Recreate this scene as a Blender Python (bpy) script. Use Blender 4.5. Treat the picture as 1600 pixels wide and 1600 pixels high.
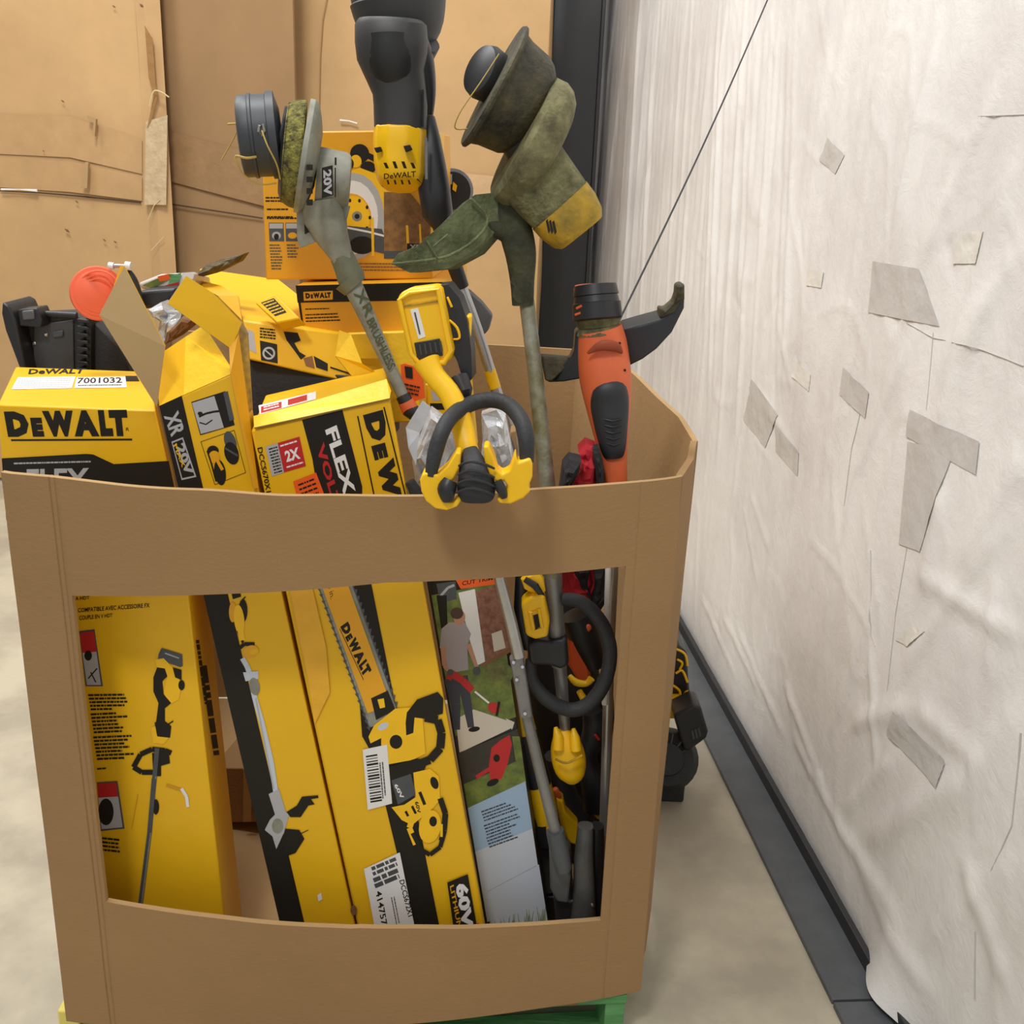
import bpy, bmesh, math, random
import numpy as np
from mathutils import Vector, Matrix, noise
random.seed(7)
for o in list(bpy.data.objects): bpy.data.objects.remove(o)
SC = bpy.context.scene
COL = SC.collection

# ------------------------------------------------------------------ camera
F_PX, PITCH, ROLL, CAM_H = 1620.0, math.radians(18.3), math.radians(2.4), 1.70
fwd = Vector((0, math.cos(PITCH), -math.sin(PITCH)))
R0 = Vector((1, 0, 0)); U0 = R0.cross(fwd)
RT = math.cos(ROLL)*R0 + math.sin(ROLL)*U0
UP = -math.sin(ROLL)*R0 + math.cos(ROLL)*U0
CAM = Vector((0, 0, CAM_H))
cd = bpy.data.cameras.new('camera'); cam = bpy.data.objects.new('camera', cd); COL.objects.link(cam)
cd.sensor_width = 36; cd.lens = 36*F_PX/1600; cd.clip_start = .05; cd.clip_end = 60
cam.matrix_world = Matrix.Translation(CAM) @ Matrix((RT, UP, -fwd)).transposed().to_4x4()
SC.camera = cam

# ------------------------------------------------------------------ light
SC.view_settings.view_transform = 'Standard'; SC.view_settings.look = 'None'
SC.view_settings.exposure = 0.0; SC.view_settings.gamma = 1.0
w = bpy.data.worlds.new('world'); SC.world = w; w.use_nodes = True
bg = w.node_tree.nodes['Background']
bg.inputs[0].default_value = (0.97, 0.985, 1.0, 1); bg.inputs[1].default_value = 0.60
def area(name, loc, target, size, power, color=(1, .972, .93)):
    l = bpy.data.lights.new(name, 'AREA'); l.shape = 'RECTANGLE'; l.size = size[0]; l.size_y = size[1]
    l.energy = power; l.color = color
    o = bpy.data.objects.new(name, l); COL.objects.link(o); o.location = loc
    o.rotation_euler = (Vector(target)-Vector(loc)).to_track_quat('-Z', 'Y').to_euler()
    return o
area('bay_or_fill_light', (-.9, -.9, 4.6), (-.2, 2.2, 1.2), (.55, .55), 66)
area('bay_or_fill_light', (-1.2, 1.9, 5.4), (-.5, 3.4, .8), (.9, .9), 110)
area('bay_or_fill_light', (-1.6, 2.7, 4.6), (-1.4, 5.4, 1.7), (.9, .9), 32)  # added fill light to brighten the background bins
area('bay_or_fill_light', (-2.8, 3.6, 4.8), (.8, 3.4, 1.0), (1.4, 1.4), 66, (1, .99, .975))  # extra light added to whiten the film wall

# ------------------------------------------------------------------ geometry helpers
def ray(px, py): return fwd + (px-800)/F_PX*RT - (py-800)/F_PX*UP
def at(px, py, Y):
    d = ray(px, py); return CAM + d*(Y/d.y)
def atz(px, py, Z):
    d = ray(px, py); return CAM + d*((Z-CAM_H)/d.z)
def mpp(p): return (Vector(p)-CAM).dot(fwd)/F_PX
def onplane(px, py, O, n):
    d = ray(px, py); return CAM + d*((O-CAM).dot(n)/d.dot(n))

def lin(c):
    c /= 255.0
    return c/12.92 if c <= .04045 else ((c+.055)/1.055)**2.4
MATS = {}
def mat(name, rgb, rough=.5, metal=0, var=.0, vscale=8, bump=0, bscale=60, rgb2=None, alpha=1, trans=0, spec=.5, stretch=None, coat=0):
    if name in MATS: return MATS[name]
    m = bpy.data.materials.new(name); m.use_nodes = True; nt = m.node_tree; N = nt.nodes; L = nt.links
    b = N['Principled BSDF']
    c = tuple(lin(x) for x in rgb)+(1,)
    b.inputs['Base Color'].default_value = c
    b.inputs['Roughness'].default_value = rough; b.inputs['Metallic'].default_value = metal
    b.inputs['Specular IOR Level'].default_value = spec
    b.inputs['Alpha'].default_value = alpha
    b.inputs['Transmission Weight'].default_value = trans
    b.inputs['Coat Weight'].default_value = coat
    if var or bump or rgb2:
        tc = N.new('ShaderNodeTexCoord'); mp = N.new('ShaderNodeMapping'); L.new(tc.outputs['Object'], mp.inputs[0])
        if stretch: mp.inputs['Scale'].default_value = stretch
        if var or rgb2:
            n = N.new('ShaderNodeTexNoise'); n.inputs['Scale'].default_value = vscale; n.inputs['Detail'].default_value = 6
            n.inputs['Roughness'].default_value = .65
            L.new(mp.outputs[0], n.inputs['Vector'])
            r = N.new('ShaderNodeValToRGB')
            r.color_ramp.elements[0].position = .35; r.color_ramp.elements[1].position = .65
            if rgb2: c2 = tuple(lin(x) for x in rgb2)+(1,)
            else: c2 = tuple(x*(1-var) for x in c[:3])+(1,)
            r.color_ramp.elements[0].color = c2; r.color_ramp.elements[1].color = c
            L.new(n.outputs['Fac'], r.inputs[0]); L.new(r.outputs[0], b.inputs['Base Color'])
        if bump:
            n2 = N.new('ShaderNodeTexNoise'); n2.inputs['Scale'].default_value = bscale; n2.inputs['Detail'].default_value = 4
            L.new(mp.outputs[0], n2.inputs['Vector'])
            bp = N.new('ShaderNodeBump'); bp.inputs['Strength'].default_value = bump; bp.inputs['Distance'].default_value = .01
            L.new(n2.outputs['Fac'], bp.inputs['Height']); L.new(bp.outputs[0], b.inputs['Normal'])
    MATS[name] = m; return m

KRAFT = mat('kraft_board', (160, 127, 88), .85, var=.08, vscale=3, bump=.14, bscale=150, spec=.2, stretch=(.7, .7, 1.2))
KRAFT_IN = mat('kraft_board_inside', (178, 146, 104), .85, var=.08, vscale=5, bump=.1, bscale=80, spec=.2)
KRAFT_BACK = mat('kraft_board_old', (196, 160, 114), .8, var=.14, vscale=2.2, bump=.2, bscale=6, spec=.25)
KRAFT_SHADED = mat('kraft_board_shaded', (154, 122, 86), .8, var=.12, vscale=2.2, bump=.2, bscale=6, spec=.25)  # old kraft darkened: the angled panel's shade is in this colour
YEL = mat('carton_yellow', (238, 186, 26), .42, var=.05, vscale=4, bump=.12, bscale=25, spec=.4)
YEL_L = mat('carton_light_yellow', (250, 206, 40), .45, var=.06, vscale=9, bump=.3, bscale=30)
YEL_O = mat('carton_deep_yellow', (234, 168, 24), .42, var=.05, vscale=4, bump=.12, bscale=25)
YPL = mat('plastic_yellow', (250, 196, 16), .38, var=.05, vscale=20)
YPL_DIRTY = mat('plastic_yellow_dirty', (214, 166, 30), .6, rgb2=(96, 86, 48), vscale=22, bump=.3)
BLK = mat('plastic_black', (38, 39, 42), .42, var=.2, vscale=30)
BLKM = mat('rubber_black', (44, 45, 48), .65, bump=.15, bscale=150)
BLK_IN = mat('ink_black', (32, 28, 22), .6, spec=.3)
GRY = mat('plastic_grey', (150, 151, 140), .5, rgb2=(122, 122, 106), vscale=18, bump=.1)
GRYD = mat('plastic_dark_grey', (78, 82, 86), .5, var=.2, vscale=20)
MOSS = mat('mossy_plastic', (126, 124, 86), .85, rgb2=(74, 72, 46), vscale=30, bump=.6, bscale=110)
MOSSD = mat('dirty_black_plastic', (34, 34, 30), .7, rgb2=(84, 78, 52), vscale=16, bump=.4, bscale=90)
GRASSY = mat('dried_grass_clippings', (150, 144, 66), .9, rgb2=(54, 50, 30), vscale=70, bump=.8, bscale=200)
ORG = mat('plastic_orange', (226, 108, 62), .5, var=.12, vscale=14)
ORG_L = mat('plastic_bright_orange', (240, 104, 66), .45, var=.05, vscale=14)
SIL = mat('aluminium', (186, 186, 184), .32, metal=.75, var=.1, vscale=20)
SILD = mat('aluminium_dull', (140, 140, 138), .4, metal=.5, var=.2, vscale=16)
SILMOSS = mat('aluminium_mossy', (160, 160, 146), .5, metal=.3, rgb2=(112, 106, 70), vscale=14, bump=.2)
WHT = mat('paper_white', (232, 230, 228), .6)
WHTG = mat('paper_grey', (176, 176, 178), .6)
RED = mat('ink_red', (190, 34, 36), .5)
REDF = mat('fabric_red', (196, 36, 48), .8, var=.3, vscale=20, bump=.3)
BLKF = mat('fabric_black', (36, 36, 40), .85, var=.2, vscale=20, bump=.3)
ORI = mat('ink_orange', (240, 96, 24), .5)
GREEN = mat('painted_wood_green', (110, 172, 108), .7, rgb2=(74, 134, 80), vscale=7, bump=.4, bscale=20, stretch=(.4, 3, 3))
WOODB = mat('bare_wood', (140, 98, 62), .8, var=.3, vscale=14)
BLUE = mat('ink_pale_blue', (156, 184, 212), .45)
SKYW = mat('ink_pale_grey', (196, 204, 216), .45)
LAWN = mat('ink_lawn_green', (120, 134, 58), .5, rgb2=(80, 96, 44), vscale=40)
PATH = mat('ink_path', (206, 198, 182), .5)
BRICK = mat('ink_brick', (112, 66, 48), .5, rgb2=(150, 104, 82), vscale=90)
SKIN = mat('ink_skin', (190, 140, 112), .5)
HAIR = mat('ink_hair', (74, 46, 32), .5)
SHIRT = mat('ink_shirt', (164, 156, 160), .5)
PANTS = mat('ink_trousers', (56, 58, 72), .5)
CLEAR = mat('clear_plastic', (225, 228, 232), .12, var=.35, vscale=26, bump=.8, bscale=22, metal=.25)
TAPE = mat('clear_tape_on_board', (214, 184, 140), .22, var=.12, vscale=10, bump=.25, bscale=40)
STRING = mat('trimmer_line', (176, 150, 70), .5)
CHROME = mat('steel_bright', (200, 200, 204), .25, metal=.9)

def link(name, me, mats):
    for m in mats: me.materials.append(m)
    o = bpy.data.objects.new(name, me); COL.objects.link(o); return o
class MB:
    def __init__(s): s.bm = bmesh.new(); s.mats = []; s.mi = 0
    def m(s, m):
        if m not in s.mats: s.mats.append(m)
        s.mi = s.mats.index(m); return s
    def face(s, vs):
        try: f = s.bm.faces.new(vs)
        except ValueError: return None
        f.material_index = s.mi; return f
    def prism(s, front, off):
        """outline of 3D points extruded by a vector (or list of vectors)"""
        n = len(front); offs = off if isinstance(off, list) else [off]*n
        a = [s.bm.verts.new(p) for p in front]; b = [s.bm.verts.new(Vector(p)+o) for p, o in zip(front, offs)]
        s.face(a); s.face(b[::-1])
        for i in range(n): s.face([a[(i+1) % n], a[i], b[i], b[(i+1) % n]])
        return s
    def box(s, lo, hi):
        x0, y0, z0 = lo; x1, y1, z1 = hi
        return s.prism([Vector((x0, y0, z0)), Vector((x1, y0, z0)), Vector((x1, y0, z1)), Vector((x0, y0, z1))], Vector((0, y1-y0, 0)))
    def out(s, pts, Y, th, bow=0):
        """outline in view pixels standing at depth Y, real thickness th going back"""
        P = []
        for p in pts:
            P.append(at(p[0], p[1], p[2] if len(p) > 2 else Y))
        return s.prism(P, Vector((0, th, 0)))
    def loft(s, path, seg=16, asp=1.0, n=2.0, cap=True, closed=False, ref=(0, 1, 0)):
        """path: [(Vector, r)] or [(Vector, rN, rB)] metres"""
        rings = []; K = len(path); prevN = None
        for i, q in enumerate(path):
            p = Vector(q[0]); rn = q[1]; rb = q[2] if len(q) > 2 else rn*asp
            if closed: t = Vector(path[(i+1) % K][0])-Vector(path[(i-1) % K][0])
            else: t = Vector(path[min(i+1, K-1)][0])-Vector(path[max(i-1, 0)][0])
            t.normalize(); N = t.cross(Vector(ref))
            if N.length < .05: N = prevN or t.orthogonal()
            N.normalize()
            if prevN and N.dot(prevN) < 0 : N = -N
            prevN = N; B = t.cross(N)
            ring = []
            for k in range(seg):
                a = 2*math.pi*k/seg; ca, sa = math.cos(a), math.sin(a)
                cx = math.copysign(abs(ca)**(2/n), ca); sy = math.copysign(abs(sa)**(2/n), sa)
                ring.append(s.bm.verts.new(p+N*rn*cx+B*rb*sy))
            rings.append(ring)
        rr = range(K if closed else K-1)
        for i in rr:
            A, Bq = rings[i], rings[(i+1) % K]
            for k in range(seg): s.face([A[k], A[(k+1) % seg], Bq[(k+1) % seg], Bq[k]])
        if cap and not closed: s.face(rings[0][::-1]); s.face(rings[-1])
        return s
    def pipe(s, pts, seg=12, asp=1.0, n=2.0, smooth=0, closed=False):
        """pts: [(px,py,Y,rpx)] -> loft; smooth = catmull subdivisions"""
        q = []
        for (x, y, Y, r) in pts:
            p = at(x, y, Y); q.append((p, r*mpp(p)))
        if smooth:
            o = []; K = len(q)
            for i in range(K if closed else K-1):
                if closed: a, b, c, d = q[(i-1) % K], q[i], q[(i+1) % K], q[(i+2) % K]
                else: a, b, c, d = q[max(i-1, 0)], q[i], q[i+1], q[min(i+2, K-1)]
                for j in range(smooth):
                    t = j/smooth
                    f = lambda A, B, C, D: .5*((2*B)+(C-A)*t+(2*A-5*B+4*C-D)*t*t+(3*B-A-3*C+D)*t**3)
                    o.append((f(a[0], b[0], c[0], d[0]), f(a[1], b[1], c[1], d[1])))
            if not closed: o.append(q[-1])
            q = o
        return s.loft(q, seg, asp, n, closed=closed)
    def lathe(s, A, B, prof, seg=32, asp=1.0):
        """A,B: (px,py,Y) axis; prof [(t, rpx)] with t 0..1 along axis"""
        a, b = at(*A), at(*B); k = mpp((a+b)/2)
        path = [(a.lerp(b, t), r*k) for t, r in prof]
        ax = (b-a).normalized(); N = ax.orthogonal().normalized(); Bn = ax.cross(N)
        rings = []
        for p, r in path:
            rings.append([s.bm.verts.new(p+(N*math.cos(2*math.pi*j/seg)+Bn*math.sin(2*math.pi*j/seg))*r) for j in range(seg)])
        for A_, B_ in zip(rings, rings[1:]):
            for j in range(seg): s.face([A_[j], A_[(j+1) % seg], B_[(j+1) % seg], B_[j]])
        s.face(rings[0][::-1]); s.face(rings[-1]); return s
    def done(s, name, parent=None, bevel=0, smooth=False, sub=0, bseg=2):
        me = bpy.data.meshes.new(name)
        bmesh.ops.recalc_face_normals(s.bm, faces=s.bm.faces)
        s.bm.to_mesh(me); s.bm.free()
        o = link(name, me, s.mats)
        if smooth:
            for p in me.polygons: p.use_smooth = True
            me.set_sharp_from_angle(angle=math.radians(38))
        if bevel:
            m = o.modifiers.new('bevel', 'BEVEL'); m.width = bevel; m.segments = bseg; m.limit_method = 'ANGLE'; m.angle_limit = math.radians(35)
            if not smooth:
                for p in me.polygons: p.use_smooth = True
                me.set_sharp_from_angle(angle=math.radians(38))
        if sub:
            m = o.modifiers.new('sub', 'SUBSURF'); m.levels = sub; m.render_levels = sub
        if parent is not None: o.parent = parent
        return o

# ------------------------------------------------------------------ printed artwork on a flat face
TXT = {}
def textmesh(s, bold=.0):
    k = (s, bold)
    if k in TXT: return TXT[k]
    c = bpy.data.curves.new('t', 'FONT'); c.body = s; c.offset = bold; c.resolution_u = 2
    o = bpy.data.objects.new('t', c); COL.objects.link(o)
    dg = bpy.context.evaluated_depsgraph_get(); dg.update()
    me = o.evaluated_get(dg).to_mesh()
    V = [(v.co.x, v.co.y) for v in me.vertices]; Fc = [tuple(p.vertices) for p in me.polygons]
    o.evaluated_get(dg).to_mesh_clear(); bpy.data.objects.remove(o); bpy.data.curves.remove(c)
    x0 = min(v[0] for v in V); x1 = max(v[0] for v in V); y0 = min(v[1] for v in V); y1 = max(v[1] for v in V)
    V = [((x-x0)/(x1-x0), (y-y0)/(y1-y0)) for x, y in V]
    TXT[k] = (V, Fc); return TXT[k]
class Art:
    STEP = .00002
    def __init__(s, O, n):
        s.O = Vector(O); s.n = Vector(n).normalized()
        if s.n.dot(CAM-s.O) < 0: s.n = -s.n
        s.mb = MB(); s.lay = 3
    def P(s, p): return onplane(p[0], p[1], s.O, s.n)+s.n*(.0005+s.lay*s.STEP)
    def poly(s, m, pts):
        s.mb.m(m); s.lay += 1
        s.mb.face([s.mb.bm.verts.new(s.P(p)) for p in pts]); return s
    def ell(s, m, c, rx, ry=None, rot=0, n=20):
        ry = ry or rx; a = math.radians(rot)
        return s.poly(m, [(c[0]+rx*math.cos(t)*math.cos(a)-ry*math.sin(t)*math.sin(a), c[1]+rx*math.cos(t)*math.sin(a)+ry*math.sin(t)*math.cos(a)) for t in [2*math.pi*i/n for i in range(n)]])
    def line(s, m, pts, wd):
        for (a, b) in zip(pts, pts[1:]):
            wa = a[2] if len(a) > 2 else wd; wb = b[2] if len(b) > 2 else wd
            dx, dy = b[0]-a[0], b[1]-a[1]; l = math.hypot(dx, dy) or 1; nx, ny = -dy/l/2, dx/l/2
            s.poly(m, [(a[0]+nx*wa, a[1]+ny*wa), (b[0]+nx*wb, b[1]+ny*wb), (b[0]-nx*wb, b[1]-ny*wb), (a[0]-nx*wa, a[1]-ny*wa)])
        return s
    def text(s, m, t, q, bold=.0):
        """q = [TL,TR,BR,BL] px of the text's own box"""
        s.mb.m(m); s.lay += 1
        V, Fc = textmesh(t, bold); vs = []
        for u, v in V:
            x = (1-u)*((1-v)*q[3][0]+v*q[0][0])+u*((1-v)*q[2][0]+v*q[1][0])
            y = (1-u)*((1-v)*q[3][1]+v*q[0][1])+u*((1-v)*q[2][1]+v*q[1][1])
            vs.append(s.mb.bm.verts.new(s.P((x, y))))
        for f in Fc: s.mb.face([vs[i] for i in f])
        return s
    def lines(s, m, p0, p1, h, n, gap, down, ragged=.35, seed=1):
        """n lines of small unreadable print: p0-p1 first line, advancing by vector down"""
        rnd = random.Random(seed)
        for k in range(n):
            a = Vector((p0[0]+down[0]*k, p0[1]+down[1]*k)); b = Vector((p1[0]+down[0]*k, p1[1]+down[1]*k))
            L = (b-a).length; d = (b-a)/L; e = L*(1-rnd.random()*ragged); t = 0
            nn = Vector((-d.y, d.x))*h/2
            s.lay += 1; s.mb.m(m)
            while t < e:
                wl = rnd.uniform(.8, 3.2)*h; t1 = min(t+wl, e)
                s.mb.face([s.mb.bm.verts.new(s.P(x)) for x in (a+d*t+nn, a+d*t1+nn, a+d*t1-nn, a+d*t-nn)])
                t = t1+.35*h
        return s
    def logo(s, m, q, bar=True):
        L = lambda u, v: tuple((1-u)*((1-v)*q[0][i]+v*q[3][i])+u*((1-v)*q[1][i]+v*q[2][i]) for i in (0, 1))
        sub = lambda u0, v0, u1, v1: [L(u0, v0), L(u1, v0), L(u1, v1), L(u0, v1)]
        B = .085
        s.text(m, 'D', sub(0, 0, .185, .86), B); s.text(m, 'E', sub(.205, .22, .30, .86), B)
        s.text(m, 'W', sub(.31, 0, .56, .86), B); s.text(m, 'A', sub(.55, 0, .755, .86), B)
        s.text(m, 'L', sub(.765, 0, .87, .86), B); s.text(m, 'T', sub(.85, 0, 1, .86), B)
        if bar: s.poly(m, sub(.02, .94, 1.02, 1.0))
        return s
    def done(s, name='printed_artwork', parent=None):
        return_o = None
        me = bpy.data.meshes.new(name); s.mb.bm.to_mesh(me); s.mb.bm.free()
        # flat print: make every face look towards the viewer side of its board
        o = link(name, me, s.mb.mats)
        if parent is not None: o.parent = parent
        return o

# ------------------------------------------------------------------ things
def kids(o): return [c for c in bpy.data.objects if c.parent == o]
def thing(name, label, cat, parts, group=None):
    """Empty at the base of its parts"""
    lo = Vector((1e9,)*3); hi = -lo
    allp = []
    def walk(o):
        allp.append(o)
        for c in kids(o): walk(c)
    for p in parts: walk(p)
    for p in allp:
        for v in p.data.vertices:
            for i in range(3): lo[i] = min(lo[i], v.co[i]); hi[i] = max(hi[i], v.co[i])
    base = Vector(((lo.x+hi.x)/2, (lo.y+hi.y)/2, lo.z))
    e = bpy.data.objects.new(name, None); COL.objects.link(e); e.location = base; e.empty_display_size = .05
    for p in allp: p.data.transform(Matrix.Translation(-base))
    for p in parts: p.parent = e
    e['label'] = label; e['category'] = cat
    if group: e['group'] = group
    return e
def single(o, label, cat, group=None):
    lo = Vector((1e9,)*3); hi = -lo
    for v in o.data.vertices:
        for i in range(3): lo[i] = min(lo[i], v.co[i]); hi[i] = max(hi[i], v.co[i])
    base = Vector(((lo.x+hi.x)/2, (lo.y+hi.y)/2, lo.z)); o.data.transform(Matrix.Translation(-base)); o.location = base
    o['label'] = label; o['category'] = cat
    if group: o['group'] = group
    return o
def struct(o): o['kind'] = 'structure'; return o

class Carton:
    """rectangular carton from its front face: 3 px corners with depth, a thickness going back"""
    def __init__(s, TL, TR, BL, depth, backdir=None, BR=None):
        s.TL, s.TR, s.BL = at(*TL), at(*TR), at(*BL)
        s.n = (s.TR-s.TL).cross(s.BL-s.TL).normalized()
        if s.n.dot(CAM-s.TL) < 0: s.n = -s.n
        s.BR = onplane(BR[0], BR[1], s.TL, s.n) if BR else s.TR+s.BL-s.TL
        s.off = (Vector(backdir) if backdir is not None else -s.n)*depth
    def body(s, m, name='carton_body', bevel=.003):
        return MB().m(m).prism([s.TL, s.TR, s.BR, s.BL], s.off).done(name, bevel=bevel)
    def front(s): return Art(s.TL, s.n)
    def top(s): return Art(s.TL, (s.TR-s.TL).cross(s.off))
    def side(s): return Art(s.TR, (s.BR-s.TR).cross(s.off))
    def left(s): return Art(s.TL, (s.BL-s.TL).cross(s.off))
# ================================================================== SETTING
# floor
m = bpy.data.materials.new('concrete'); m.use_nodes = True; nt = m.node_tree; N = nt.nodes; L = nt.links; b = N['Principled BSDF']
tc = N.new('ShaderNodeTexCoord')
def nz(sc, det=6, ro=.6):
    n = N.new('ShaderNodeTexNoise'); n.inputs['Scale'].default_value = sc; n.inputs['Detail'].default_value = det; n.inputs['Roughness'].default_value = ro
    L.new(tc.outputs['Object'], n.inputs['Vector']); return n
r1 = N.new('ShaderNodeValToRGB'); r1.color_ramp.elements[0].position = .40; r1.color_ramp.elements[1].position = .60
r1.color_ramp.elements[0].color = (lin(176), lin(167), lin(148), 1); r1.color_ramp.elements[1].color = (lin(204), lin(195), lin(172), 1)
L.new(nz(2.6).outputs['Fac'], r1.inputs[0])
r2 = N.new('ShaderNodeValToRGB'); r2.color_ramp.elements[0].position = .30; r2.color_ramp.elements[1].position = .42
r2.color_ramp.elements[0].color = (.72, .71, .70, 1); r2.color_ramp.elements[1].color = (1, 1, 1, 1)
L.new(nz(14, 8, .7).outputs['Fac'], r2.inputs[0])
mx = N.new('ShaderNodeMixRGB'); mx.blend_type = 'MULTIPLY'; mx.inputs[0].default_value = .35
L.new(r1.outputs[0], mx.inputs[1]); L.new(r2.outputs[0], mx.inputs[2]); L.new(mx.outputs[0], b.inputs['Base Color'])
b.inputs['Roughness'].default_value = .55
bp = N.new('ShaderNodeBump'); bp.inputs['Strength'].default_value = .15; L.new(nz(40).outputs['Fac'], bp.inputs['Height']); L.new(bp.outputs[0], b.inputs['Normal'])
CONC = m
struct(MB().m(CONC).box((-4.5, -3.5, -.1), (2.2, 8.0, 0)).done('floor'))

# right wall: insulation film, slightly turned
WP = Vector((.694, 3.787, 0)); WD = Vector((-.0925, 1, 0)).normalized(); WN = Vector((-WD.y, WD.x, 0))
def onwall(px, py):
    p = onplane(px, py, WP, WN); return (p-WP).dot(WD), p.z
def segd(s, z, a, b):
    ax, az = a; bx, bz = b; dx, dz = bx-ax, bz-az; L2 = dx*dx+dz*dz
    t = np.clip(((s-ax)*dx+(z-az)*dz)/L2, 0, 1)
    return np.hypot(s-ax-t*dx, z-az-t*dz), t
S = np.concatenate([np.arange(-2.9, -1.0, .011), np.arange(-1.0, 3.2, .013)]); Z = np.arange(.03, 3.5, .0135)
SS, ZZ = np.meshgrid(S, Z, indexing='ij'); D = np.zeros_like(SS)
def ridge(pa, pb, amp, wd):
    global D
    d, t = segd(SS, ZZ, onwall(*pa), onwall(*pb)); D += amp*np.exp(-(d/wd)**2)*np.clip(np.minimum(t, 1-t)*5+.15, 0, 1)
rnd = random.Random(3)
# vertical pleats of the far part
for k in range(46):
    x = 962+k*6.5+rnd.uniform(-3, 3); x2 = x-rnd.uniform(30, 55)+k*.3
    ridge((x, rnd.uniform(-60, 60)), (x2, rnd.uniform(430, 760)), rnd.uniform(-.007, .011), rnd.uniform(.012, .03)*(1+.5*(k < 12)))
# big diagonal and vertical folds of the near part
for (a, b_, am, wd) in [((1470, 40), (1395, 380), .014, .018), ((1520, 20), (1400, 420), .010, .02), ((1560, 120), (1440, 420), .012, .022),
    ((1590, 250), (1470, 620), .016, .03), ((1560, 420), (1460, 690), .014, .03), ((1600, 380), (1500, 560), .012, .025), ((1430, 520), (1330, 760), .010, .016),
    ((1400, 560), (1290, 900), .008, .014), ((1380, 430), (1240, 900), .006, .012), ((1340, 740), (1270, 1080), .008, .012), ((1310, 760), (1225, 1080), .007, .010),
    ((1290, 780), (1210, 1000), .006, .010), ((1480, 760), (1440, 930), .016, .022), ((1600, 700), (1500, 900), .016, .03), ((1440, 900), (1600, 1000), .014, .02),
    ((1590, 800), (1400, 1060), .010, .02), ((1330, 1130), (1430, 1105), .016, .026), ((1430, 1105), (1540, 1200), .014, .026), ((1530, 1200), (1350, 1320), .018, .03),
    ((1400, 1180), (1320, 1270), .014, .022), ((1600, 1090), (1480, 1290), .014, .03), ((1310, 1290), (1420, 1450), .016, .022), ((1340, 1350), (1460, 1560), .018, .026),
    ((1240, 1150), (1330, 1330), .012, .015), ((1225, 1060), (1290, 1240), .010, .013), ((1600, 1330), (1440, 1480), .014, .026), ((1500, 1330), (1580, 1560), .014, .026),
    ((1130, 960), (1190, 1090), .008, .012), ((1150, 980), (1230, 1160), .008, .012), ((1110, 960), (1150, 1060), .007, .010), ((1095, 930), (1130, 1010), .006, .010),
    ((1380, 900), (1300, 1150), .010, .012), ((1360, 1000), (1370, 1200), .012, .014), ((1560, 900), (1540, 1060), .012, .016), ((1420, 640), (1330, 960), .008, .014)]:
    ridge(a, b_, am, wd)
for k in range(75):   # short random creases
    x = rnd.uniform(1150, 1640); y = rnd.uniform(380, 1640)
    if (x-1080)*1.8+960 < y: continue
    a = rnd.uniform(-2.4, -.9); l = rnd.uniform(30, 150)
    ridge((x, y), (x+l*math.cos(a), y+l*math.sin(a)), rnd.uniform(-.005, .006), rnd.uniform(.006, .014))
for i in range(len(S)):
    for j in range(0, len(Z)):
        s_, z_ = S[i], Z[j]
        amp = .010 if s_ < .2 else .004
        D[i, j] += amp*noise.noise(Vector((s_*2.6+5, z_*1.7, 3.1)))+amp*.45*abs(noise.noise(Vector((s_*6+9, z_*5, 1.1)))) + .0035*noise.noise(Vector((s_*22+9, z_*3, 1.1)))
        if s_ < .9:
            q_ = Vector((s_*3.4+3, z_*2.6, 4.4)); w_ = noise.noise(q_*.9+Vector((9, 2, 1)))
            D[i, j] += .0045*(1-min(1, abs(noise.noise(q_+Vector((w_, w_, 0))))*2.2))**7*min(1, (.9-s_))
D = D*np.clip(.46+.11*(SS+1.9), .46, .8)*(.25+.75*np.clip((ZZ-.03)/.2, 0, 1)) + .055*np.exp(-((SS+1.97)/.10)**2)*np.exp(-(ZZ-.03)/.10)
FILM = bpy.data.materials.new('white_insulation_film'); FILM.use_nodes = True; nt = FILM.node_tree; N = nt.nodes; L = nt.links; b = N['Principled BSDF']
tc = N.new('ShaderNodeTexCoord')
r1 = N.new('ShaderNodeValToRGB'); r1.color_ramp.elements[0].position = .35; r1.color_ramp.elements[1].position = .6
r1.color_ramp.elements[0].color = (lin(226), lin(223), lin(221), 1); r1.color_ramp.elements[1].color = (lin(240), lin(239), lin(237), 1)
L.new(nz(2.2).outputs['Fac'], r1.inputs[0]); L.new(r1.outputs[0], b.inputs['Base Color']); b.inputs['Roughness'].default_value = .36; b.inputs['Specular IOR Level'].default_value = .45
bp = N.new('ShaderNodeBump'); bp.inputs['Strength'].default_value = .16; bp.inputs['Distance'].default_value = .01
n1 = nz(26, 5); L.new(n1.outputs['Fac'], bp.inputs['Height'])
n2 = nz(9, 8, .75); n2.inputs['Distortion'].default_value = 1.5
bp2 = N.new('ShaderNodeBump'); bp2.inputs['Strength'].default_value = .2; bp2.inputs['Distance'].default_value = .02
L.new(n2.outputs['Fac'], bp2.inputs['Height']); L.new(bp.outputs[0], bp2.inputs['Normal']); L.new(bp2.outputs[0], b.inputs['Normal'])
nS, nZ = D.shape
co = np.zeros((nS, nZ, 3)); P0 = np.array(WP[:]); 
co[:] = P0 + SS[..., None]*np.array(WD[:]) + D[..., None]*np.array(WN[:]); co[..., 2] = ZZ
idx = np.arange(nS*nZ).reshape(nS, nZ)
fc = np.stack([idx[:-1, :-1], idx[1:, :-1], idx[1:, 1:], idx[:-1, 1:]], -1).reshape(-1, 4)
me = bpy.data.meshes.new('wall_right'); me.from_pydata(co.reshape(-1, 3).tolist(), [], fc.tolist()); me.update()
for p in me.polygons: p.use_smooth = True
wall_r = struct(link('wall_right', me, [FILM]))
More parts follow.
